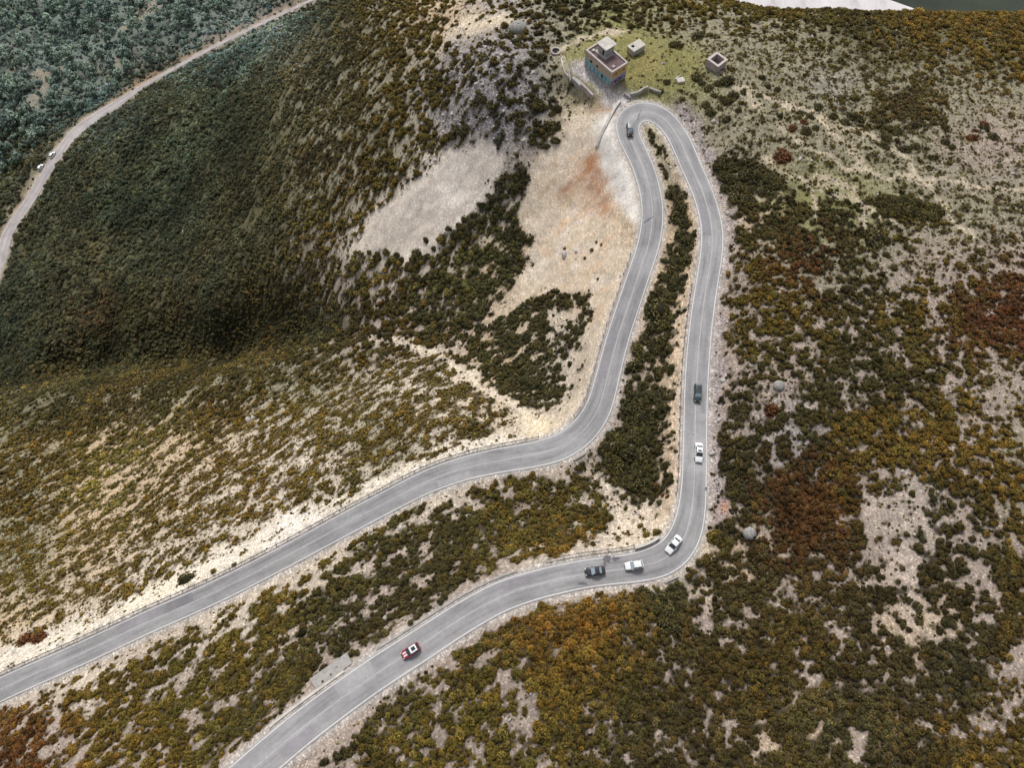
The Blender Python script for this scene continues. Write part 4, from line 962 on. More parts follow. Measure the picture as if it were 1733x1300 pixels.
for i in chosen:
    g_ = next(t for (a, b, c, d), t in GRP if a <= spx[i] <= c and b <= spy[i] <= d); h = hue_name(st_[i])
    bush_objs.append(place_bush(LARGE[i % 4], sx[i], sy[i], sz_[i], ss_[i] * 1.05, st_[i], 'larger %s bush %s' % (h, g_), '%s bushes %s' % (h, g_)))
# small single plants that lend their shape to the scrub
small_objs = []
for k, (px, py, key, lab) in enumerate([(1172, 128, 'd', 'tiny dark shrub in the grass near the concrete slab'), (1040, 905, 'o', 'tiny olive shrub in the pale gully below the sharp bend'), (1075, 868, 'r', 'tiny brown shrub on the pale gully floor between the legs'), (1012, 472, 'd', 'tiny dark shrub high on the tan scree near the left leg')]):
    x, y, z = [float(q[0]) for q in ground_at(px, py)]
    small_objs.append(place_bush(SMALL[k], x, y, z, 1.3, np.array(hx(*HUEC[key])) * TG, lab, 'tiny shrubs on bare ground')); small_objs[-1].name = 'low_shrub'
rest = np.setdiff1d(np.arange(len(sx)), chosen)

def gn_scatter(name, pos, scale, rot, tints, pick, protos):
    me = bpy.data.meshes.new(name); n = len(pos); me.vertices.add(n); me.vertices.foreach_set('co', np.asarray(pos, np.float32).ravel())
    for nm, ty, arr in (('sc', 'FLOAT_VECTOR', scale), ('rot', 'FLOAT_VECTOR', rot), ('tint', 'FLOAT_VECTOR', tints)):
        a = me.attributes.new(nm, ty, 'POINT'); a.data.foreach_set('vector', np.asarray(arr, np.float32).ravel())
    a = me.attributes.new('pick', 'INT', 'POINT'); a.data.foreach_set('value', np.asarray(pick, np.int32))
    o = link(name, me)
    g = bpy.data.node_groups.new(name, 'GeometryNodeTree'); g.interface.new_socket('Geometry', in_out='INPUT', socket_type='NodeSocketGeometry'); g.interface.new_socket('Geometry', in_out='OUTPUT', socket_type='NodeSocketGeometry')
    gi = g.nodes.new('NodeGroupInput'); go = g.nodes.new('NodeGroupOutput'); ip = g.nodes.new('GeometryNodeInstanceOnPoints'); jn = g.nodes.new('GeometryNodeJoinGeometry')
    for p in reversed(protos):
        oi = g.nodes.new('GeometryNodeObjectInfo'); oi.transform_space = 'ORIGINAL'; oi.inputs['Object'].default_value = p; oi.inputs['As Instance'].default_value = True
        g.links.new(oi.outputs['Geometry'], jn.inputs[0])
    m2p = g.nodes.new('GeometryNodeMeshToPoints'); g.links.new(gi.outputs[0], m2p.inputs[0])
    g.links.new(m2p.outputs[0], ip.inputs['Points']); g.links.new(jn.outputs[0], ip.inputs['Instance']); ip.inputs['Pick Instance'].default_value = True
    def attr(nm, t):
        q = g.nodes.new('GeometryNodeInputNamedAttribute'); q.data_type = t; q.inputs['Name'].default_value = nm; return q.outputs['Attribute']
    g.links.new(attr('pick', 'INT'), ip.inputs['Instance Index']); g.links.new(attr('rot', 'FLOAT_VECTOR'), ip.inputs['Rotation']); g.links.new(attr('sc', 'FLOAT_VECTOR'), ip.inputs['Scale'])
    g.links.new(ip.outputs[0], go.inputs[0])
    md = o.modifiers.new('scatter', 'NODES'); md.node_group = g
    return o
n = len(rest); r3 = rng.uniform(.85, 1.2, (n, 3)) * ss_[rest][:, None]; r3[:, 2] *= .95
pk = np.where(r3[:, 0] * F0 / sd_[rest] > 9.5, rng.integers(4, 8, n), rng.integers(0, 4, n))
o = gn_scatter('scrub', np.stack([sx, sy, sz_ - .05 * ss_], 1)[rest], r3, np.stack([rng.normal(0, .12, n), rng.normal(0, .12, n), rng.uniform(0, 6.28, n)], 1), st_[rest], pk, small_objs + bush_objs[:4])
tag(o, 'low evergreen and rusty scrub covering the hillsides', 'scrub', kind='stuff')

# ---- dry grass and low herbs between the shrubs
def tuft_mesh(name, seed):
    r = np.random.default_rng(seed); v = []; f = []; lf = []
    for k in range(26):
        a = r.uniform(0, 6.28); q = r.uniform(0, .42); cx, cy = q * math.cos(a), q * math.sin(a); b = r.uniform(0, 6.28); w = r.uniform(.05, .1); h = r.uniform(.12, .34); lean = r.uniform(-.12, .12, 2); i0 = len(v)
        v += [(cx - w * math.cos(b), cy - w * math.sin(b), -.02), (cx + w * math.cos(b), cy + w * math.sin(b), -.02), (cx + lean[0] + w * .7 * math.cos(b), cy + lean[1] + w * .7 * math.sin(b), h), (cx + lean[0] - w * .7 * math.cos(b), cy + lean[1] - w * .7 * math.sin(b), h)]
        lf += [.25, .25, float(r.uniform(.4, .8))] + [float(r.uniform(.4, .8))]; f.append((i0, i0 + 1, i0 + 2, i0 + 3))
    me = mesh_np(name, v, f, [('leaf', 'FLOAT', lf)]); me.materials.append(M_LEAF); return me
tuft_objs = []
for k, (px, py, lab) in enumerate([(1105, 118, 'tuft of dry grass on the hilltop lawn right of the ruined building'), (1350, 250, 'tuft of dry grass on the green slope in the upper right')]):
    x, y, z = [float(q[0]) for q in ground_at(px, py)]
    o = place_bush(tuft_mesh('grass_tuft', 300 + k), x, y, z, 1.0, np.array(hx(104, 97, 62)) * 2, lab, 'tufts of dry grass'); o.name = 'grass_tuft'; o['category'] = 'grass tuft'; tuft_objs.append(o)
x, y = candidates(.78, -165, 165, -50, 215); z = grid_interp(ZZ, x, y); px, py, d = project(x, y, z); e1 = grid_interp(E1, x, y); jx, jy = lookup(px, py, x, y)
gd = sample(GRASS, jx, jy) * smooth(.0, .12, sample(COV, jx, jy) + .1 * (sample(GRASS, jx, jy) > .6)) * smooth(1.0, 2.2, e1) * (np.hypot(x - bcx, y - bcy) > 7.5) * np.clip(.75 + 1.3 * fbm(x / 3.5, y / 3.5, 3, 141), .1, 1.2)
k = (rng.random(len(x)) < gd) & (px > -100) & (px < W0 + 100) & (py > -60) & (py < H0 + 100) & (shrub_noise(x, y, px) > sample(COV, jx, jy) - .1)
x, y, z = x[k], y[k], z[k]; n = len(x); print('tufts', n)
t = np.array(hx(108, 100, 64)) * 2.4 * np.exp(rng.normal(0, .2, (n, 1)) + .6 * fbm(x / 6, y / 6, 2, 143)[:, None]) * np.exp(rng.normal(0, .06, (n, 3)))
s = rng.uniform(.5, 1.15, n)[:, None] * rng.uniform(.85, 1.15, (n, 3))
o = gn_scatter('grass', np.stack([x, y, z], 1), s, np.stack([np.zeros(n), np.zeros(n), rng.uniform(0, 6.28, n)], 1), t, rng.integers(0, 2, n), tuft_objs)
tag(o, 'thin dry grass and herbs between the shrubs', 'grass', kind='stuff')

# ------------------------------------------------------------------ valley trees
def tree_crown(seed):
    r = np.random.default_rng(seed); v = []; f = []; lf = []
    lobes = [(0, 0, 1.0, .5)] + [(r.uniform(.15, .34) * math.cos(a), r.uniform(.15, .34) * math.sin(a), r.uniform(.55, 1.05), r.uniform(.22, .34)) for a in np.linspace(0, 6.28, 7)[:-1]]
    for k in range(260):
        cx, cy, cz, rad = lobes[r.integers(len(lobes))]; n = r.normal(0, 1, 3); n /= np.linalg.norm(n)
        p = np.array([cx, cy, cz]) + n * rad * np.array([.8, .8, .9]) * r.uniform(.7, 1.05)
        n2 = n + r.normal(0, .5, 3); n2 /= np.linalg.norm(n2); a = np.cross(n2, r.normal(0, 1, 3)); a /= np.linalg.norm(a); b = np.cross(n2, a); w = .085 * r.uniform(.6, 1.3); i0 = len(v)
        v += [p - a * w, p + b * w * .8, p + a * w, p - b * w * .8]; lf += [float(np.clip(.42 + .35 * n[2] + r.normal(0, .16), .05, 1))] * 4; f.append((i0, i0+1, i0+2, i0+3))  # upper leaves paler: light from above painted into the crown
    me = mesh_np('tree_crown', v, f, [('leaf', 'FLOAT', lf)]); me.materials.append(M_LEAF_HAZE); return me
CROWN = [tree_crown(60 + k) for k in range(4)]
bm = bmesh.new(); add_tube(bm, (0, 0, -.15), (.02, .01, .5), .055, .04, 7); add_tube(bm, (.02, .01, .5), (0, 0, 1.0), .04, .015, 7)
for a in (0, 2.1, 4.2): add_tube(bm, (.02, .01, .45), (.25 * math.cos(a), .25 * math.sin(a), .8), .025, .01, 5)
TRUNK = bm_mesh('tree_trunk', bm); TRUNK.materials.append(M_BARK)
tx = []; ty = []; tw = []
tries = 0
ZONES = [([(0, 0), (420, 0), (300, 75), (270, 100), (180, 160), (120, 200), (60, 250), (0, 300)], 1)]
def in_poly(x, y, poly):
    c = False; j = len(poly) - 1
    for i in range(len(poly)):
        xi, yi = poly[i]; xj, yj = poly[j]
        if (yi > y) != (yj > y) and x < (xj - xi) * (y - yi) / (yj - yi) + xi: c = not c
        j = i
    return c
TRK = [line_mask(p, 3, 3) for p, w in TRACKS]
TRKM = np.max(np.stack(TRK), 0)
while len(tx) < 240 and tries < 9000:
    tries += 1; px = random.uniform(-10, 430); py = random.uniform(-10, 300)
    if not in_poly(max(px, 1), max(py, 1), ZONES[0][0]): continue
    w = random.uniform(8, 22) * (.8 + .2 * py / 200)
    if perlin(px / 45, py / 35, 91) < -.12 and random.random() < .8: continue
    if sample(TRKM, np.array([px]), np.array([py]))[0] > .1: continue
    if any((px - a) ** 2 + (1.3 * (py - b)) ** 2 < (.38 * (w + c)) ** 2 for a, b, c in zip(tx, ty, tw)): continue
    tx.append(px); ty.append(py); tw.append(w)
gx_, gy_, gz_ = ground_at(tx, np.array(ty) + np.array(tw) * .35); _, _, gd_ = project(gx_, gy_, gz_)
tproto = []
for k in range(4):
    pass
for k in range(len(tx)):
    s = tw[k] * gd_[k] / F0
    reg = 'beside the dirt track' if (tx[k] < 220 and ty[k] > 90) else 'in the hazy wood'
    young = tw[k] < 12
    dark = random.random() < .45
    lab = '%s %s tree %s at the top left of the valley' % ('small' if young else 'broad', 'dark bluish green' if dark else 'pale bluish green', reg)
    root = empty('tree', (gx_[k], gy_[k], gz_[k]), random.uniform(0, 6.28), lab, 'tree', '%s %s trees %s' % ('small' if young else 'broad', 'dark' if dark else 'pale', reg))
    h = s * random.uniform(.8, 1.15); root.scale = (s, s, h)
    t = link('trunk', TRUNK, None, root); c = link('crown', CROWN[k % 4], None, root)
    base = np.array(hx(90, 108, 102)) if dark else np.array(hx(106, 124, 114)); c['tint'] = [float(q) for q in np.clip(base * np.array([1.08, 1, .93]) * 1.65 * math.exp(random.gauss(0, .15)), .01, .5)]  # bluish paleness of distant haze painted into the crown tint

# ------------------------------------------------------------------ rubble and boulders
def rock_mesh(seed):
    r = np.random.default_rng(seed); bm = bmesh.new(); bmesh.ops.create_icosphere(bm, subdivisions=2, radius=.5)
    ax_ = [r.normal(0, 1, 3) for _ in range(7)]
    for vtx in bm.verts:
        p = np.array(vtx.co); d = 1.0
        for a in ax_:
            a = a / np.linalg.norm(a); q = p @ a
            if q > .32: p = p - a * (q - .32)
        p = p * (1 + r.normal(0, .03)); vtx.co = (p[0] * 1.1, p[1] * .85, p[2] * .7 + .1)
    me = bm_mesh('rock', bm); me.materials.append(M_STONE); return me
ROCKS = [rock_mesh(s) for s in range(3)]
bl = [(655, 1046, 15, 'round pale boulder in the scrub above the lower road'), (595, 1042, 10, 'small pale boulder among bushes between the two roads'), (420, 712, 13, 'pale boulder on the spur high above the left road'), (428, 707, 9, 'smaller pale stone beside the boulder on the spur'), (1255, 728, 0, ''), (912, 800, 0, ''), (1032, 727, 14, 'pale rock at the outside of the gully bend'),
      (955, 432, 16, 'long pale rock lying on the tan scree'), (975, 425, 9, 'small rock next to the long rock on the tan scree'), (1373, 272, 7, 'small whitish stone on the green slope'), (1408, 305, 8, 'whitish stone among grass on the right slope'), (940, 880, 6, 'tiny white stone in the olive scrub'), (1224, 645, 12, 'grey rock in the road cutting beside the dark green car')]
bl = [b for b in bl if b[2] > 0]
qx, qy, qz = ground_at([b[0] for b in bl], [b[1] for b in bl]); _, _, qd = project(qx, qy, qz); rock_objs = []
for k, b in enumerate(bl):
    o = bpy.data.objects.new('boulder', ROCKS[k % 3]); COL.objects.link(o); s = b[2] * qd[k] / F0; o.location = (qx[k], qy[k], qz[k]); o.scale = (s, s, s); o.rotation_euler = (0, 0, random.uniform(0, 6)); tag(o, b[3], 'boulder', 'pale boulders'); rock_objs.append(o)
x, y = candidates(1.15, -160, 160, -48, 212); z = grid_interp(ZZ, x, y); px, py, d = project(x, y, z); e1 = grid_interp(E1, x, y)
jx, jy = lookup(px, py, x, y); c = sample(COV, jx, jy); rkk = shrub_noise(x, y, px); rr = sample(ROCK, jx, jy)
dens = np.where(rkk > c, .10 + .3 * np.clip(rr, 0, 1) + .25 * (perlin(x / 6, y / 6, 95) > .15), 0) * (px > -60) * (px < W0 + 60) * (py > -20) * (py < H0 + 60) * (e1 > .9)
dens = dens * np.where(sample(poly_mask(SCREE_A, 1), jx, jy) > .5, .08, 1) * np.where(sample(GRAIN, jx, jy) < .75, .3, 1)
k = rng.random(len(x)) < dens; x, y, z, rr = x[k], y[k], z[k], rr[k]; n = len(x); s = rng.lognormal(-1.15, .5, n) * (1 + 1.3 * np.clip(rr, 0, 1)); s = np.clip(s, .12, 1.7)
print('stones', n)
o = gn_scatter('rubble', np.stack([x, y, z - .05 * s], 1), s[:, None] * rng.uniform(.7, 1.3, (n, 3)), np.stack([rng.normal(0, .3, n), rng.normal(0, .3, n), rng.uniform(0, 6.28, n)], 1), np.ones((n, 3)), rng.integers(0, 3, n), rock_objs[:3])
tag(o, 'loose pale stones strewn over the bare slopes', 'rubble', kind='stuff')

# ------------------------------------------------------------------ ruined building
def frame_box(bm, u0, u1, v0, v1, z0, z1):
    """box in building axes (u along the long side from the front corner, v along the short side)"""
    vs = []
    for (u, v) in ((u0, v0), (u1, v0), (u1, v1), (u0, v1)):
        for z in (z0, z1): vs.append(bm.verts.new((u, v, z)))
    for q in ((0, 2, 4, 6), (1, 7, 5, 3), (0, 1, 3, 2), (2, 3, 5, 4), (4, 5, 7, 6), (6, 7, 1, 0)): bm.faces.new([vs[i] for i in q])
M_WALL = plain('ochre plaster wall', (.48, .385, .285), .9, .32, .9)
M_ENDW = plain('yellow painted wall', (.62, .44, .19), .9, .35, 1.1)
M_ROOF = plain('dark roof felt', (.165, .112, .115), .9, .3, 1.0)
M_RIM = plain('roof rim', (.55, .48, .45), .9, .2, 1.0)
def graffiti_mat(name, cols, scale):
    m, nt, b = new_mat(name); tc = nd(nt, 'ShaderNodeTexCoord')
    n1 = noise(nt, tc.outputs['Object'], scale, 2, .6)
    r_ = nd(nt, 'ShaderNodeValToRGB'); cr = r_.color_ramp; cr.interpolation = 'CONSTANT'
    while len(cr.elements) < len(cols): cr.elements.new(.5)
    for e, (p, c) in zip(cr.elements, cols): e.position = p; e.color = (*c, 1)
    nt.links.new(n1, r_.inputs[0]); nt.links.new(r_.outputs[0], b.inputs['Base Color']); b.inputs['Roughness'].default_value = .8
    return m
M_TEAL = graffiti_mat('teal spray paint', [(0, (.06, .16, .22)), (.38, (.12, .33, .38)), (.46, (.28, .50, .52)), (.55, (.09, .25, .36)), (.64, (.5, .55, .54))], 2.2)
M_PURP = graffiti_mat('purple spray paint', [(0, (.10, .07, .15)), (.4, (.30, .24, .38)), (.52, (.44, .37, .46)), (.62, (.18, .14, .25))], 1.5)
M_ORNG = graffiti_mat('orange spray paint', [(0, (.5, .22, .08)), (.45, (.56, .38, .12)), (.58, (.45, .18, .07))], 1.3)
M_INK = plain('black spray paint', (.035, .03, .035), .7, .2, 3)
M_WHITE = plain('white spray paint', (.6, .62, .62), .7, .2, 3)
HB = ZR - ZB
yaw = math.atan2(eu[1], eu[0])
# building axes must be right handed: v = left of u ; check
sgn = 1 if (-eu[1] * ev[0] + eu[0] * ev[1]) > 0 else -1
bld = empty('ruined_building', (Fc[0], Fc[1], ZB), yaw, 'two storey graffiti covered ruin with flat roof above the hairpin bend', 'building')
def V(v): return sgn * v
bm = bmesh.new(); T = .35
# outer shell down into the ground, roof slab set below the rim
def fb(bm, u0, u1, v0, v1, z0, z1): frame_box(bm, u0, u1, V(v0), V(v1), z0, z1)
fb(bm, 0, BL, 0, BWd, -1.2, HB - .55)
link('wall', bm_mesh('wall', bm), M_WALL, bld)
bm = bmesh.new(); fb(bm, -.06, BL + .06, -.06, T, HB - .55, HB); fb(bm, -.06, BL + .06, BWd - T, BWd + .06, HB - .55, HB); fb(bm, -.06, T, T, BWd - T, HB - .55, HB); fb(bm, BL - T, BL + .06, T, BWd - T, HB - .55, HB)
link('parapet', bm_mesh('parapet', bm), M_RIM, bld)
bm = bmesh.new(); fb(bm, T, BL - T, T, BWd - T, HB - .55, HB - .35); 
for k in range(9): fb(bm, T + .4 + k * (BL - 1.4) / 9, T + .52 + k * (BL - 1.4) / 9, T + .1, BWd - T - .1, HB - .35, HB - .31)
link('roof', bm_mesh('roof', bm), M_ROOF, bld)
bm = bmesh.new(); fb(bm, BL * .84, BL * .9, BWd * .2, BWd * .32, HB - .35, HB + .1); link('vent', bm_mesh('vent', bm), M_CONCP, bld)
bm = bmesh.new(); fb(bm, BL * .1, BL * .17, BWd * .25, BWd * .4, HB - .30, HB - .12); link('rubble_pile', bm_mesh('rubble_pile', bm), M_CONC, bld)
# stair tower at the back of the roof
tu0, tu1, tv0, tv1, th = BL * .52, BL * .80, BWd * .42, BWd * .97, 2.5
bm = bmesh.new(); fb(bm, tu0, tu1, tv0, tv1, HB - .35, HB + th - .25); tower = link('stair_tower', bm_mesh('stair_tower', bm), M_CONC, bld)
bm = bmesh.new(); fb(bm, tu0 - .45, tu1 + .45, tv0 - .45, tv1 + .3, HB + th - .25, HB + th); link('tower_roof', bm_mesh('tower_roof', bm), M_CONCP, tower)
bm = bmesh.new(); fb(bm, tu0 + .5, tu0 + 1.2, tv0 - .02, tv0 + .05, HB - .3, HB + 1.4); link('doorway', bm_mesh('doorway', bm), M_HOLE, tower)
bm = bmesh.new(); fb(bm, tu0 - .9, tu1 + .5, tv0 - .9, tv0 - .02, HB - .35, HB - .05); fb(bm, tu0 - .9, tu0 - .02, tv0, tv1 - .6, HB - .35, HB - .05); link('plinth', bm_mesh('plinth', bm), M_CONC, tower)
# end wall: yellow upper band with letters, purple lower band, openings
bm = bmesh.new(); fb(bm, -.03, -.002, .1, BWd - .1, HB * .52, HB - .6); link('upper_wall_panel', bm_mesh('p', bm), M_ENDW, bld)
bm = bmesh.new(); fb(bm, -.032, -.002, .25, BWd - .2, .15, HB * .5); link('graffiti', bm_mesh('graffiti', bm), M_PURP, bld)
def strokes(bm, spec, face, depth):
    """spray strokes on a wall: list of polylines in (along, z)"""
    for pl, w in spec:
        for (a0, z0), (a1, z1) in zip(pl[:-1], pl[1:]):
            dx, dz = a1 - a0, z1 - z0; l = math.hypot(dx, dz); nx_, nz_ = -dz / l * w / 2, dx / l * w / 2; ex, ez = dx / l * w * .3, dz / l * w * .3
            q = [(a0 - ex + nx_, z0 - ez + nz_), (a0 - ex - nx_, z0 - ez - nz_), (a1 + ex - nx_, z1 + ez - nz_), (a1 + ex + nx_, z1 + ez + nz_)]
            depth += .0004
            if face == 'end': bm.faces.new([bm.verts.new((-depth, V(a), z)) for a, z in q])
            else: bm.faces.new([bm.verts.new((a, V(-depth), z)) for a, z in q])
rs = random.Random(5)
sp = []
for k in range(6):        # loose angular letter forms, not legible in the photo
    a = .55 + k * (BWd - 1.1) / 6; w = (BWd - 1.1) / 6 * .62; z0 = HB * .57; z1 = HB * .86
    sp.append(([(a, z0 + rs.uniform(0, .2)), (a + w * .15, z1), (a + w, z1 - rs.uniform(0, .3)), (a + w * .3, (z0 + z1) / 2), (a + w, z0)][:rs.choice([3, 4, 5])], .13))
bm = bmesh.new(); strokes(bm, sp, 'end', .036); link('graffiti', bm_mesh('graffiti', bm), M_INK, bld)
sp = []
for k in range(9):
    a = .5 + k * (BWd - 1.0) / 9; sp.append(([(a, .5 + rs.uniform(0, .6)), (a + .25, 1.6 + rs.uniform(-.3, .6)), (a + .5, .7 + rs.uniform(0, .8))], .12))
bm = bmesh.new(); strokes(bm, sp, 'end', .038); link('graffiti', bm_mesh('graffiti', bm), M_INK, bld)
bm = bmesh.new(); 
for k in range(3): fb(bm, -.034, -.03, .6 + k * BWd * .3, .6 + k * BWd * .3 + BWd * .18, HB * .6, HB * .8)
link('graffiti', bm_mesh('graffiti', bm), M_ORNG, bld)
# long wall: teal band with bubble letters
bm = bmesh.new(); nl = 15; 
for k in range(nl):
    u0 = .1 + k * (BL - .4) / nl; h0 = rs.uniform(2.5, 3.5) * HB / 6; q = []
    cx = u0 + (BL - .4) / nl / 2; hw_ = (BL - .4) / nl * .56
    for t in range(14):
        an = t * 2 * math.pi / 14; rr_ = 1 + rs.uniform(-.16, .2); q.append((cx + hw_ * math.cos(an) * rr_, .1 + h0 / 2 + h0 / 2 * math.sin(an) * rr_))
    bm.faces.new([bm.verts.new((a, V(-.012 - .0006 * k), max(.02, z))) for a, z in q])
link('graffiti', bm_mesh('graffiti', bm), M_TEAL, bld)
sp = []
for k in range(13):
    a = .3 + k * (BL - .8) / 13; h = rs.uniform(1.4, 2.4); sp.append(([(a, .3), (a + .2, h), (a + .55, h - .3), (a + .3, 1.0), (a + .7, .4)][:rs.choice([3, 4, 5])], .09))
bm = bmesh.new(); strokes(bm, sp[::2], 'side', .03); link('graffiti', bm_mesh('graffiti', bm), M_INK, bld)
bm = bmesh.new(); strokes(bm, sp[1::2], 'side', .04); link('graffiti', bm_mesh('graffiti', bm), M_WHITE, bld)
for (u, z, w, h) in ((BL * .28, 1.2, .7, .9), (BL * .73, HB * .52, .8, .8), (BL * .5, HB * .56, .7, .7)):
    bm = bmesh.new(); fb(bm, u, u + w, -.055, -.045, z, z + h); link('window', bm_mesh('window', bm), M_HOLE, bld)
for (v, z, w, h) in ((BWd * .3, .9, .6, .7), (BWd * .62, 1.0, .6, .7), (BWd * .3, HB * .64, .35, .6), (BWd * .78, HB * .64, .35, .6)):
    bm = bmesh.new(); fb(bm, -.055, -.046, v, v + w, z, z + h); link('window', bm_mesh('window', bm), M_HOLE, bld)

def world_pts(pl, dz=0.0):
    x, y, z = ground_at([p[0] for p in pl], [p[1] for p in pl]); return [(float(a), float(b), float(c) + dz) for a, b, c in zip(x, y, z)]
def box_from_roof(corners, z):
    """rectangle fitted to three photo positions of roof corners at height z: front, right, left"""
    P = [np.array([float(q) for q in at_z(a, b, z)]) for a, b in corners]; e1_ = P[1] - P[0]; w = np.linalg.norm(e1_); e1_ /= w; e2_ = np.array([-e1_[1], e1_[0]]); d = (P[2] - P[0]) @ e2_
    return P[0], e1_, w, d
# pillbox with a round hole in its roof
g0 = world_pts([(1072.5, 92)])[0]; pz = g0[2] + 2.0
P0, e1_, w1, d1_ = box_from_roof([(1072.6, 86.9), (1093, 75), (1060.6, 77.2)], pz)
pb = empty('pillbox', (P0[0], P0[1], g0[2]), math.atan2(e1_[1], e1_[0]), 'pale concrete box with a round hole in its flat roof behind the graffiti ruin', 'bunker')
def roof_with_hole(bm, w, d, z0, z1, cx, cy, r, n=24):
    outer = []
    for k in range(n):
        a = 2 * math.pi * k / n + math.pi / n; dx, dy = math.cos(a), math.sin(a); ts = []
        if dx > 1e-6: ts.append((w - cx) / dx)
        if dx < -1e-6: ts.append(-cx / dx)
        if dy > 1e-6: ts.append((d - cy) / dy)
        if dy < -1e-6: ts.append(-cy / dy)
        t = min(ts); outer.append((cx + dx * t, cy + dy * t))
    for (qx_, qy_) in ((0, 0), (w, 0), (w, d), (0, d)):
        k = min(range(n), key=lambda i: (outer[i][0] - qx_) ** 2 + (outer[i][1] - qy_) ** 2); outer[k] = (qx_, qy_)
    O1 = [bm.verts.new((a, b, z1)) for a, b in outer]; O0 = [bm.verts.new((a, b, z0)) for a, b in outer]
    I1 = [bm.verts.new((cx + r * math.cos(2 * math.pi * k / n + math.pi / n), cy + r * math.sin(2 * math.pi * k / n + math.pi / n), z1)) for k in range(n)]
    I0 = [bm.verts.new((v.co.x, v.co.y, z0)) for v in I1]
    for k in range(n):
        j = (k + 1) % n
        bm.faces.new((O1[k], O1[j], I1[j], I1[k])); bm.faces.new((I1[k], I1[j], I0[j], I0[k])); bm.faces.new((O0[k], I0[k], I0[j], O0[j])); bm.faces.new((O0[k], O0[j], O1[j], O1[k]))
d1_ = abs(d1_)
bm = bmesh.new(); roof_with_hole(bm, w1, d1_, 1.6, 2.0, w1 * .27, d1_ * .62, .55); link('roof', bm_mesh('roof', bm), M_CONCP, pb)
bm = bmesh.new()
for (a, b, c, d) in ((.12, w1 - .12, .12, .5), (.12, w1 - .12, d1_ - .5, d1_ - .12), (.12, .5, .5, d1_ - .5), (w1 - .5, w1 - .12, .5, d1_ - .5)): frame_box(bm, a, b, c, d, -1.0, 1.6)
link('wall', bm_mesh('wall', bm), M_CONC, pb)
bm = bmesh.new(); frame_box(bm, .5, w1 - .5, .5, d1_ - .5, -.4, -.3); link('floor', bm_mesh('floor', bm), M_HOLE, pb)
# roofless ruin
g0 = world_pts([(1215.5, 117)])[0]; pz = g0[2] + 2.3
P0, e1_, w1, d1_ = box_from_roof([(1215.3, 112.5), (1232, 100), (1195.5, 100)], pz); d1_ = abs(d1_)
rn = empty('roofless_ruin', (P0[0], P0[1], g0[2]), math.atan2(e1_[1], e1_[0]), 'square roofless pinkish concrete ruin open to the sky right of the building', 'ruin')
t = .6; bm = bmesh.new()
for (a, b, c, d) in ((0, w1, 0, t), (0, w1, d1_ - t, d1_), (0, t, t, d1_ - t), (w1 - t, w1, t, d1_ - t)): frame_box(bm, a, b, c, d, -1.0, 2.2)
wl = link('wall', bm_mesh('wall', bm), M_PINKC, rn)
bm = bmesh.new()
for (a, b, c, d) in ((-.04, w1 + .04, -.04, t + .02), (-.04, w1 + .04, d1_ - t - .02, d1_ + .04), (-.04, t + .02, t + .02, d1_ - t - .02), (w1 - t - .02, w1 + .04, t + .02, d1_ - t - .02)): frame_box(bm, a, b, c, d, 2.2, 2.3)
link('coping', bm_mesh('coping', bm), M_RIM, wl)
bm = bmesh.new(); frame_box(bm, t, w1 - t, t, d1_ - t, -.3, .2); link('floor', bm_mesh('floor', bm), M_DARKC, rn)
# concrete terrace block left of the forecourt
A0 = world_pts([(966, 133), (984, 126.5), (1000, 156), (985, 150)])
tz = A0[0][2] + .7
def slab_thing(name, px_top, ztop, thick, label, cat, mat, top_mat=None):
    P = [tuple(float(q) for q in at_z(a, b, ztop)) for a, b in px_top]
    bm = bmesh.new(); B = [bm.verts.new((p[0], p[1], ztop - thick)) for p in P]; Tt = [bm.verts.new((p[0], p[1], ztop)) for p in P]; n = len(P)
    bm.faces.new(Tt); bm.faces.new(B[::-1])
    for i in range(n): bm.faces.new((B[i], B[(i+1) % n], Tt[(i+1) % n], Tt[i]))
    return tag(link(name, bm_mesh(name, bm), mat), label, cat)
slab_thing('concrete_terrace', [(966.8, 130), (980, 127), (998, 140), (982, 144.5)], tz + .3, 4.2, 'pale flat concrete block stepping down beside the ruin forecourt', 'terrace', M_CONC)
for nm, pl, w, h, mt, lab in (('retaining_wall', [(983, 145), (992, 153), (1003, 166)], .6, 1.1, M_PINKC, 'sloping concrete wall running from the terrace block to the orange soil'),
        ('parapet_wall', [(1049, 172), (1042, 181), (1033, 197), (1024, 215), (1016, 232), (1009, 250)], .7, .75, M_CONCP, 'long low wall along the gravel lay-by left of the hairpin'),
        ('retaining_wall', [(1066, 163), (1078, 160), (1090, 152.5), (1096, 150.5)], .5, 1.2, M_CONC, 'concrete wall behind the top of the hairpin bend'),
        ('retaining_wall', [(1098, 150.5), (1108, 154), (1118, 157)], .4, .7, M_CONC, 'short wall section on the rocks right of the hairpin top'),
        ('low_wall', [(1056, 160), (1061, 164), (1067, 168)], .4, .8, M_DARKC, 'short dark wall stub at the forecourt entrance'),
        ('low_wall', [(953, 98), (950, 100), (952, 112), (956, 124), (963, 131)], .3, .5, M_CONCP, 'thin low kerb wall round the lawn left of the ruin'),
        ('low_wall', [(962, 121), (964, 132), (965, 139)], .4, .8, M_PINKC, 'short wall at the left end of the terrace block'),
        ('low_wall', [(1040, 150), (1049, 146), (1056, 140)], .25, .5, M_DARKC, 'dark railing like kerb in front of the yellow end wall')):
    P = world_pts(pl, 0)
    bm = bmesh.new(); add_wall(bm, P, w, h, drop=1.5); tag(link(nm, bm_mesh(nm, bm), mt), lab, 'wall')
g = world_pts([(1151, 138)])[0]
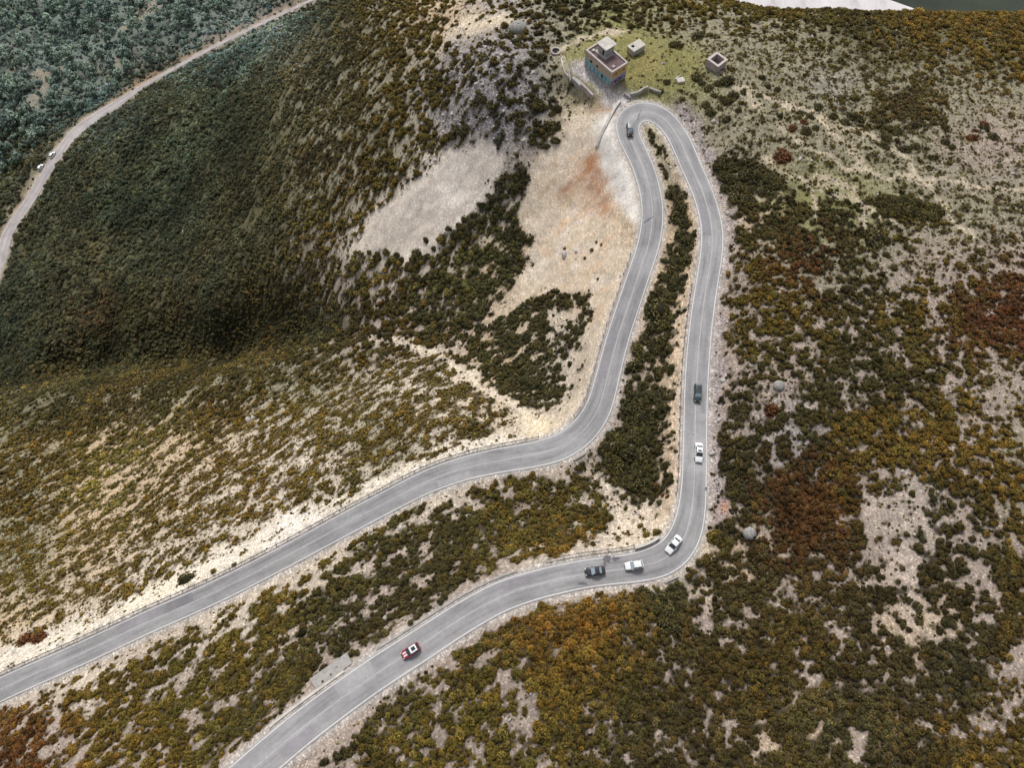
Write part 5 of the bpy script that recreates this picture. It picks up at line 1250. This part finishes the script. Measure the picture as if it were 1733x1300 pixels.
bm = bmesh.new(); add_box(bm, (0, 0, .4), (2.2, 1.7, 1.0), 0, .04); o = tag(link('concrete_slab', bm_mesh('concrete_slab', bm), M_CONCP), 'small pale concrete block on the grass between the ruins', 'concrete block'); o.location = g; o.rotation_euler = (0, 0, .25)
g = world_pts([(1142, 134), (1152, 127)]); bm = bmesh.new(); add_wall(bm, g, .25, .25, drop=.3); tag(link('concrete_beam', bm_mesh('concrete_beam', bm), M_CONCP), 'fallen concrete beam pointing at the pale concrete block', 'beam')
# ring of a round pit
g = world_pts([(940.5, 87)])[0]; bm = bmesh.new(); n = 24
def ring(bm, r0, r1, z0, z1, n=24):
    V_ = [[bm.verts.new((r * math.cos(2 * math.pi * k / n), r * math.sin(2 * math.pi * k / n), z)) for k in range(n)] for r, z in ((r1, z0), (r1, z1), (r0, z1), (r0, z0))]
    for q in range(4):
        for k in range(n): bm.faces.new((V_[q][k], V_[q][(k+1) % n], V_[(q+1) % 4][(k+1) % n], V_[(q+1) % 4][k]))
ring(bm, 1.1, 1.55, -.5, .5); pit = tag(link('round_pit', bm_mesh('round_pit', bm), M_PINKC), 'round concrete gun pit ring on the hilltop left of the ruin', 'gun pit'); pit.location = g
bm = bmesh.new(); bm.faces.new([bm.verts.new((1.1 * math.cos(2 * math.pi * k / n), 1.1 * math.sin(2 * math.pi * k / n), .12)) for k in range(n)]); link('pit_floor', bm_mesh('pit_floor', bm), M_HOLE, pit)
# domed bunkers
def dome_bunker(px, py, wpx, label, mat, slit=True):
    g = world_pts([(px, py + wpx * .25)])[0]; _, _, d = project(*[np.array(q) for q in g]); r = wpx * float(d) / F0 / 2
    rings = [(1.0, -.5), (1.0, .25), (.97, .32), (.88, .5), (.7, .68), (.45, .8), (.2, .85)]; n = 28; bm = bmesh.new()
    V_ = [[bm.verts.new((r * a * math.cos(2 * math.pi * k / n), r * a * math.sin(2 * math.pi * k / n), r * b)) for k in range(n)] for a, b in rings]
    for q in range(len(rings) - 1):
        for k in range(n): bm.faces.new((V_[q][k], V_[q][(k+1) % n], V_[q+1][(k+1) % n], V_[q+1][k]))
    bm.faces.new(V_[-1])
    me = bm_mesh('dome_bunker', bm); me.polygons.foreach_set('use_smooth', np.ones(len(me.polygons), bool)); o = tag(link('dome_bunker', me, mat), label, 'bunker', 'domed concrete bunkers'); o.location = (g[0], g[1], g[2] + .1)
    bm = bmesh.new(); add_box(bm, (0, -r * .985, r * .12), (r * .5, r * .08, r * .12)); link('firing_slit', bm_mesh('slit', bm), M_HOLE, o)
    bm = bmesh.new(); add_box(bm, (0, 0, r * .87), (r * .22, r * .22, r * .08), 0, r * .02); link('cap', bm_mesh('cap', bm), mat, o)
    return o
M_DOME = plain('weathered dome concrete', (.33, .31, .29), .95, .5, 1.6)
dome_bunker(1268, 898, 22, 'grey concrete dome in the clearing beside the sharp lower bend', M_DOME)
dome_bunker(1317, 650, 19, 'pale concrete dome on rubble beside the right leg of the hairpin', M_DOME)
dome_bunker(877, 42, 30, 'large pale dome at the end of the sandy shoulder on the hilltop', M_DOME)

# ------------------------------------------------------------------ culvert heads, kerbs, lay-by
for (px, py, ang, lab) in ((987, 785, -.45, 'dark culvert mouth under the left leg at the gully'), (1137, 978, .35, 'dark culvert mouth under the outside of the sharp lower bend')):
    i = road_index(px, py); s = -1 if True else 1
    best = None
    for s in (1, -1):
        p = RL[i, :2] + RN[i] * s * (RL[i, 3] + 1.25); u, v, _ = project(p[0], p[1], RL[i, 2]); e = (u - px) ** 2 + (v - py) ** 2
        if best is None or e < best[0]: best = (e, s, p)
    s, p = best[1], best[2]; yaw_ = math.atan2(RT[i, 1], RT[i, 0]) + (0 if s < 0 else math.pi)
    cu = empty('culvert', (p[0], p[1], RL[i, 2]), yaw_, lab, 'culvert', 'culvert mouths')
    bm = bmesh.new(); add_box(bm, (0, 0, -.2), (3.4, .45, .9), 0, .03); add_box(bm, (-1.45, -.85, -.9), (.4, 1.25, 1.6)); add_box(bm, (1.45, -.85, -.9), (.4, 1.25, 1.6)); link('headwall', bm_mesh('headwall', bm), M_CONC, cu)
    bm = bmesh.new(); add_box(bm, (0, -.4, -1.35), (2.4, .8, 1.3)); link('opening', bm_mesh('opening', bm), M_HOLE, cu)
def side_strip(i0, i1, s, off0, off1, h0, h1, step=1):
    """solid low kerb beside the road"""
    bm = bmesh.new(); rows_ = []
    for i in range(i0, i1, step):
        a = RL[i, :2] + RN[i] * s * (RL[i, 3] + off0); b = RL[i, :2] + RN[i] * s * (RL[i, 3] + off1); z = RL[i, 2]
        rows_.append([bm.verts.new((a[0], a[1], z + h0)), bm.verts.new((a[0], a[1], z + h1)), bm.verts.new((b[0], b[1], z + h1)), bm.verts.new((b[0], b[1], z + h0))])
    for p, q in zip(rows_[:-1], rows_[1:]):
        for k in range(4): bm.faces.new((p[k], p[(k+1) % 4], q[(k+1) % 4], q[k]))
    bm.faces.new(rows_[0]); bm.faces.new(rows_[-1][::-1]); return bm
def side_of(px, py, i):
    u1, v1, _ = project(*(RL[i, :2] + RN[i] * 4), RL[i, 2]); u2, v2, _ = project(*(RL[i, :2] - RN[i] * 4), RL[i, 2])
    return 1 if (u1 - px) ** 2 + (v1 - py) ** 2 < (u2 - px) ** 2 + (v2 - py) ** 2 else -1
i0, i1 = sorted((road_index(1115, 935), road_index(1098, 945))); s = side_of(1105, 925, i0)
tag(link('low_wall', bm_mesh('low_wall', side_strip(i0 - 3, i1 + 4, s, .75, 1.35, -.6, .75)), M_CONCP), 'short brownish parapet on the inside of the sharp lower bend', 'wall')
i0, i1 = sorted((road_index(590, 1150), road_index(455, 1250))); s = side_of(540, 1160, i0)
tag(link('drain_kerb', bm_mesh('drain_kerb', side_strip(min(i0, i1), max(i0, i1), s, .75, 1.25, -.4, .12)), M_CONCP), 'pale concrete kerb along the upper edge of the lower road', 'kerb')
i0, i1 = sorted((road_index(880, 990), road_index(640, 1120))); s = side_of(760, 1030, i0)
tag(link('drain_kerb', bm_mesh('drain_kerb', side_strip(i0, i1, s, .75, 1.15, -.4, .12)), M_CONC), 'grey concrete kerb on the upper side of the road behind the red car', 'kerb')
i = road_index(585, 1177); s = side_of(540, 1150, i); 
bm = side_strip(i - 4, i + 5, s, 1.3, 3.6, -.8, .06); tag(link('lay_by', bm_mesh('lay_by', bm), M_GRAVEL), 'pale gravel lay-by bay on the upper side of the lower road', 'lay-by')

# ------------------------------------------------------------------ guardrails
def guardrail(ia, ib, s, off, label, group=None, spacing=4):
    ia, ib = min(ia, ib), max(ia, ib); m = (ia + ib) // 2
    root = empty('guardrail', (RL[m, 0], RL[m, 1], RL[m, 2]), 0, label, 'guardrail', group); O = np.array([RL[m, 0], RL[m, 1], RL[m, 2]])
    prof = [(.00, .42), (.05, .48), (.01, .57), (.01, .60), (.05, .68), (.0, .75), (-.03, .75), (-.03, .42)]
    bm = bmesh.new(); rows_ = []
    for i in range(ia, ib + 1):
        r_ = []
        for (o_, h) in prof:
            p = RL[i, :2] + RN[i] * s * (RL[i, 3] + off - o_); r_.append(bm.verts.new((p[0] - O[0], p[1] - O[1], RL[i, 2] + h - O[2])))
        rows_.append(r_)
    for a, b in zip(rows_[:-1], rows_[1:]):
        for k in range(len(prof)): bm.faces.new((a[k], a[(k+1) % len(prof)], b[(k+1) % len(prof)], b[k]))
    link('rail', bm_mesh('rail', bm), M_STEEL, root)
    pm = bmesh.new(); add_box(pm, (0, 0, .05), (.12, .16, 1.3)); pme = bm_mesh('post', pm); pme.materials.append(M_RUST)
    for i in range(ia, ib + 1, spacing):
        p = RL[i, :2] + RN[i] * s * (RL[i, 3] + off + .12); q = link('post', pme, None, root); q.location = (p[0] - O[0], p[1] - O[1], RL[i, 2] - O[2]); q.rotation_euler = (0, 0, math.atan2(RT[i, 1], RT[i, 0]))
    return root
GA = guardrail(road_index(915, 768), road_index(0, 1168), side_of(500, 900, road_index(470, 949)), .95, 'grey guardrail along the outer edge of the long left road', spacing=3)
GB = guardrail(road_index(1090, 440), road_index(995, 722), side_of(1000, 600, road_index(1045, 573)), .9, 'grey guardrail down the left side of the upper hairpin leg', spacing=3)
GC = guardrail(road_index(1196, 490), road_index(1174, 850), side_of(1130, 650, road_index(1179, 640)), 1.0, 'thin guardrail on the inner edge of the right hairpin leg', spacing=3)
GD = guardrail(road_index(1085, 958), road_index(930, 984), side_of(1000, 940, road_index(1000, 970)), 1.5, 'thin guardrail on the upper edge of the bend beside the black car', spacing=3)

# ------------------------------------------------------------------ utility poles in the valley
bm = bmesh.new(); add_tube(bm, (0, 0, -1), (0, 0, 10), .17, .11, 8); POLE = bm_mesh('pole', bm); POLE.materials.append(M_WOOD)
bm = bmesh.new(); add_box(bm, (0, 0, 9.3), (2.0, .14, .14)); ARM = bm_mesh('crossarm', bm); ARM.materials.append(M_WOOD)
bm = bmesh.new()
for q in (-.85, 0, .85): add_tube(bm, (q, 0, 9.38), (q, 0, 9.6), .06, .05, 6)
INS = bm_mesh('insulator', bm); INS.materials.append(M_CONCP)
for px, py, lab in ((157, 189, 'thin utility pole beside the wide bay of the valley road'), (297, 111, 'thin utility pole beside the upper straight of the valley road'), (66, 282, 'thin utility pole beside the white vans on the valley road'), (8, 353, 'thin utility pole at the left edge by the valley road')):
    g = world_pts([(px, py)])[0]; rt = empty('utility_pole', g, R(50), lab, 'utility pole', 'utility poles along the valley road'); link('pole', POLE, None, rt); a = link('crossarm', ARM, None, rt); link('insulator', INS, None, a)

# ------------------------------------------------------------------ cars
def car_paint(name, c, rough=.32):
    return plain(name, c, rough, .06, 1.5, spec=.5, coat=.4)
M_GLASS = plain('car glass', (.035, .045, .05), .12, .1, 2, spec=.6)
M_GLASS_GLARE = plain('car glass with painted glare', (.30, .36, .41), .12, .1, 2, spec=.8)  # pale blue base colour stands in for sky glare on the glass
M_TYRE = plain('tyre rubber', (.02, .02, .02), .85, .1, 5)
M_ALLOY = plain('alloy rim', (.45, .45, .46), .35, .1, 5, metal=.8)
M_LAMP = plain('headlamp', (.65, .66, .66), .2, .05, 5, spec=.6)
M_TAIL = plain('tail lamp', (.28, .02, .02), .25, .05, 5, spec=.5)
M_TRIM = plain('black trim', (.025, .025, .027), .6, .1, 5)
def car(px, py, label, L, Wd, H, paint, roofm=None, style='saloon', glass=None, back=False, stripes=None, sunroof=False, racks=False, group='cars on the hairpin road', pos=None, hd=None, hoodm=None):
    if pos is None:
        i = road_index(px, py); z = RL[i, 2] + .03; x, y = map(float, at_z(px, py, z + .55)); t = RT[i]
        hd = math.atan2(t[1], t[0]) + (math.pi if back else 0); pos = (x, y, z)
    roofm = roofm or paint; glass = glass or M_GLASS; hoodm = hoodm or paint
    root = empty('car', pos, hd, label, 'car', group)
    h = L / 2; w = Wd / 2; belt = H * .60; bot = .22
    # rings of the lower body: x, half width, height of deck
    st = {'saloon': [(-h, .78, .52), (-h + .12, .92, .58), (-h + .75, 1.0, .60), (-.3, 1.0, .61), (.75, 1.0, .60), (h - .9, .98, .56), (h - .2, .9, .49), (h, .74, .42)],
          'hatch': [(-h, .80, .55), (-h + .1, .94, .60), (-h + .6, 1.0, .61), (-.3, 1.0, .61), (.75, 1.0, .60), (h - .75, .98, .57), (h - .18, .9, .50), (h, .76, .43)]}
    st = st['saloon' if style == 'saloon' else 'hatch']
    bm = bmesh.new(); rr_ = []
    for (x, k, dk) in st:
        W_ = w * k; D = H * dk; rr_.append([bm.verts.new(q) for q in ((x, -W_ * .94, bot), (x, -W_, bot + .18), (x, -W_, D - .16), (x, -W_ * .9, D - .03), (x, -W_ * .5, D), (x, W_ * .5, D), (x, W_ * .9, D - .03), (x, W_, D - .16), (x, W_, bot + .18), (x, W_ * .94, bot))])
    for a, b in zip(rr_[:-1], rr_[1:]):
        for k in range(10): bm.faces.new((a[k], a[(k+1) % 10], b[(k+1) % 10], b[k]))
    bm.faces.new(rr_[0]); bm.faces.new(rr_[-1][::-1])
    # cabin
    if style == 'saloon': c0, c1, r0, r1 = -h + .75, h - 1.25, -h + 1.35, h - 2.05
    elif style == 'suv': c0, c1, r0, r1 = -h + .12, h - 1.2, -h + .5, h - 1.95
    else: c0, c1, r0, r1 = -h + .12, h - 1.1, -h + .62, h - 1.85
    zb = H * .595; zt = H; wb = w * .93; wt = w * .74
    cab = {}
    for nm, x, W_, z in (('b', c0, wb, zb), ('f', c1, wb, zb), ('B', r0, wt, zt), ('F', r1, wt, zt)):
        for s in (-1, 1): cab[nm, s] = Vector((x, s * W_, z - (.03 if nm in 'BF' else 0)))
    mid = {s: Vector(((r0 + r1) / 2, s * wt * 1.02, zt - .01)) for s in (-1, 1)}
    vv = {k: bm.verts.new(p) for k, p in cab.items()}
    for q in ((('b', -1), ('b', 1), ('B', 1), ('B', -1)), (('f', 1), ('f', -1), ('F', -1), ('F', 1)), (('b', 1), ('f', 1), ('F', 1), ('B', 1)), (('f', -1), ('b', -1), ('B', -1), ('F', -1)), (('B', -1), ('B', 1), ('F', 1), ('F', -1))): bm.faces.new([vv[k] for k in q])
    me = bm_mesh('body', bm); body = link('body', me, paint, root)
    bv = body.modifiers.new('soft edges', 'BEVEL'); bv.width = .05; bv.segments = 2; bv.limit_method = 'ANGLE'; bv.angle_limit = R(25)
    for p in me.polygons: p.use_smooth = True
    # roof skin
    bm = bmesh.new(); g = []
    for t in np.linspace(0, 1, 6):
        x = r0 - .04 + (r1 + .04 - r0 + .04) * t; cz = .05 * (1 - (2 * t - 1) ** 2)
        g.append([bm.verts.new((x, wt * q, zt - .012 + cz + .035 * (1 - q * q))) for q in (-1.0, -.6, 0, .6, 1.0)])
    for a, b in zip(g[:-1], g[1:]):
        for k in range(4): bm.faces.new((a[k], b[k], b[k+1], a[k+1]))
    me = bm_mesh('roof', bm)
    for p in me.polygons: p.use_smooth = True
    rf = link('roof', me, roofm, root)
    if sunroof:
        bm = bmesh.new(); add_box(bm, ((r0 + r1) / 2 - .05 + (r1 - r0) * (.5 - sunroof / 2 - .1) * (sunroof < .5), 0, zt + .06), ((r1 - r0) * sunroof, wt * 1.15, .03), 0, .01); link('sunroof', bm_mesh('sunroof', bm), M_GLASS, rf)
    if racks:
        for s in (-1, 1): bm = bmesh.new(); add_box(bm, ((r0 + r1) / 2, s * wt * .88, zt + .06), ((r1 - r0) * .85, .05, .05)); link('roof_rail', bm_mesh('roof_rail', bm), M_TRIM, rf)
    def pane(nm, q, m, inset=.10, lift=.012):
        c = sum((Vector(p) for p in q), Vector()) / 4; nrm = (Vector(q[1]) - Vector(q[0])).cross(Vector(q[3]) - Vector(q[0])).normalized()
        if nrm.dot(c - Vector(((c0 + c1) / 2, 0, H * .7))) < 0: nrm = -nrm
        bm = bmesh.new(); bm.faces.new([bm.verts.new(c + (Vector(p) - c) * (1 - inset) + nrm * lift) for p in q]); return link(nm, bm_mesh(nm, bm), m, root)
    pane('windscreen', [cab['f', 1], cab['f', -1], cab['F', -1], cab['F', 1]], glass, .08)
    pane('rear_window', [cab['b', -1], cab['b', 1], cab['B', 1], cab['B', -1]], glass, .16)
    for s in (-1, 1):
        b_, f_, F_, B_ = cab['b', s], cab['f', s], cab['F', s], cab['B', s]
        mb = b_.lerp(f_, .5); mt_ = B_.lerp(F_, .5)
        pane('side_window', [b_.lerp(mb, .12), mb.lerp(b_, .05), mt_.lerp(B_, .05), B_.lerp(mt_, .06)], M_GLASS, .14); pane('side_window', [mb.lerp(f_, .05), f_.lerp(mb, .12), F_.lerp(mt_, .06), mt_.lerp(F_, .05)], M_GLASS, .14)
        # wheels
        for x in (-h + .78, h - .82):
            bm = bmesh.new(); add_tube(bm, (x, s * (w - .2), .32), (x, s * (w + .015), .32), .32, .32, 18); wh = link('wheel', bm_mesh('wheel', bm), M_TYRE, root)
            bm = bmesh.new(); add_tube(bm, (x, s * (w + .0), .32), (x, s * (w + .03), .32), .2, .17, 14); link('rim', bm_mesh('rim', bm), M_ALLOY, wh)
        bm = bmesh.new(); add_box(bm, (c1 - .35, s * (w + .07), belt + .08), (.12, .2, .13), 0, .02); link('mirror', bm_mesh('mirror', bm), paint, root)
        bm = bmesh.new(); add_box(bm, (h - .2, s * w * .66, H * .425), (.34, w * .34, .13), s * -.35, .03); link('headlight', bm_mesh('headlight', bm), M_LAMP, root)
        bm = bmesh.new(); add_box(bm, (-h + .03, s * w * .66, H * .47), (.12, w * .32, .2), 0, .02); link('taillight', bm_mesh('taillight', bm), M_TAIL, root)
    bm = bmesh.new(); add_box(bm, (h - .02, 0, .42), (.1, w * 1.0, .2), 0, .02); link('grille', bm_mesh('grille', bm), M_TRIM, root)
    bm = bmesh.new(); add_box(bm, (h - .06, 0, .27), (.2, w * 1.5, .14), 0, .03); add_box(bm, (-h + .06, 0, .29), (.2, w * 1.55, .16), 0, .03); link('bumper', bm_mesh('bumper', bm), paint if style == 'saloon' else M_TRIM, root)
    if stripes:
        for s in (-1, 1):
            bm = bmesh.new(); z0 = H * .60; z1 = H * .575; z2 = H * .51
            pts_ = [(c1 + .06, H * .598 + .018), (h - .75, H * .57 + .022), (h - .28, H * .51 + .03)]
            vv_ = [[bm.verts.new((x, s * (w * .30) + q * w * .17, z)) for q in (-1, 1)] for x, z in pts_]
            for a, b in zip(vv_[:-1], vv_[1:]): bm.faces.new((a[0], b[0], b[1], a[1]))
            link('bonnet_stripe', bm_mesh('bonnet_stripe', bm), stripes, root)
    return root
P_WHITE = car_paint('white car paint', (.78, .79, .79)); P_BLACK = car_paint('black car paint', (.022, .026, .034)); P_TEAL = car_paint('dark green car paint', (.025, .045, .046)); P_GREY = car_paint('dark grey car paint', (.022, .024, .028)); P_PALE = car_paint('pale grey car roof', (.20, .22, .24)); P_RED = car_paint('red car paint', (.34, .025, .05))  # hairpin car: roof tone paler and bluer than the body
def dirsign(px, py, tx_, ty_):
    """True when travel along the stored centre line is opposite to the wanted photo direction"""
    i = road_index(px, py); u1, v1, _ = project(*(RL[i, :2] + RT[i]), RL[i, 2]); u0, v0, _ = project(*RL[i, :2], RL[i, 2]); return (u1 - u0) * tx_ + (v1 - v0) * ty_ < 0
car(1066, 219, 'dark grey car with pale roof driving round the hairpin top', 4.2, 1.75, 1.6, P_GREY, P_PALE, 'hatch', M_GLASS_GLARE, dirsign(1066, 219, 0, 1))
car(1181, 665, 'dark green estate car on the right leg ahead of the hairpin', 4.5, 1.78, 1.55, P_TEAL, None, 'hatch', M_GLASS_GLARE, dirsign(1181, 665, 0, 1), sunroof=.6, racks=True)
car(1183, 766, 'white saloon car on the straight right leg below the dark green car', 4.6, 1.8, 1.45, P_WHITE, None, 'saloon', None, dirsign(1183, 766, 0, 1), sunroof=.3)
car(1140, 922, 'white saloon car rounding the sharp lower bend', 4.5, 1.8, 1.45, P_WHITE, None, 'saloon', None, dirsign(1140, 922, -1, 1))
car(1073, 957, 'white hatchback car following the black car after the bend', 3.9, 1.72, 1.55, P_WHITE, None, 'hatch', M_GLASS_GLARE, dirsign(1073, 957, -1, 0))
car(1007, 967, 'black saloon car with glare painted on its windscreen leading the white cars', 4.25, 1.8, 1.5, P_BLACK, None, 'saloon', M_GLASS_GLARE, dirsign(1007, 967, -1, 0))
car(695, 1102, 'small red car with white roof and white bonnet stripes', 3.85, 1.75, 1.45, P_RED, P_WHITE, 'hatch', None, dirsign(695, 1102, -1, 1), stripes=P_WHITE, sunroof=.58)
for px, py, lab in ((71, 285, 'white van parked at the side of the valley road far left'), (90, 263, 'white car further up the valley road than the van')):
    g = world_pts([(px, py)])[0]; i = int(np.argmin((VL[:, 0] - g[0]) ** 2 + (VL[:, 1] - g[1]) ** 2))
    car(px, py, lab, 4.6 if 'van' in lab else 4.0, 1.95 if 'van' in lab else 1.8, 2.1 if 'van' in lab else 1.5, P_WHITE, None, 'suv' if 'van' in lab else 'hatch', None, group='white vehicles on the valley road', pos=(g[0], g[1], g[2] + .05), hd=math.atan2(VT[i, 1], VT[i, 0]))

# ------------------------------------------------------------------ light and camera
w = bpy.data.worlds.new('World'); scene.world = w; w.use_nodes = True; nt = w.node_tree; nt.nodes.clear()
SUN_EL, SUN_AZ = R(50), R(-8)       # azimuth measured from +Y towards +X
sk = nt.nodes.new('ShaderNodeTexSky'); sk.sky_type = 'NISHITA'; sk.sun_disc = False; sk.sun_elevation = SUN_EL; sk.sun_rotation = SUN_AZ; sk.dust_density = 2.5; sk.air_density = 1.0
hs = nt.nodes.new('ShaderNodeHueSaturation'); hs.inputs['Saturation'].default_value = .3
bg = nt.nodes.new('ShaderNodeBackground'); bg.inputs[1].default_value = .14; out = nt.nodes.new('ShaderNodeOutputWorld')
nt.links.new(sk.outputs[0], hs.inputs['Color']); nt.links.new(hs.outputs[0], bg.inputs[0]); nt.links.new(bg.outputs[0], out.inputs[0])
sl = bpy.data.lights.new('sun', 'SUN'); sl.energy = 2.6; sl.angle = R(12); sl.color = (1, .965, .92); so = bpy.data.objects.new('sun', sl); COL.objects.link(so)
dirv = Vector((math.sin(SUN_AZ) * math.cos(SUN_EL), math.cos(SUN_AZ) * math.cos(SUN_EL), math.sin(SUN_EL))); so.rotation_euler = (-dirv).to_track_quat('-Z', 'Y').to_euler(); so.location = dirv * 300
cd = bpy.data.cameras.new('camera'); cd.sensor_width = 36; cd.lens = 36 * F0 / W0; cd.clip_start = 1; cd.clip_end = 30000
cam = bpy.data.objects.new('camera', cd); COL.objects.link(cam); cam.location = (0, 0, CAMZ); cam.rotation_euler = (math.pi / 2 - PITCH, 0, 0); scene.camera = cam
scene.view_settings.view_transform = 'Standard'; scene.view_settings.look = 'None'; scene.view_settings.exposure = 0
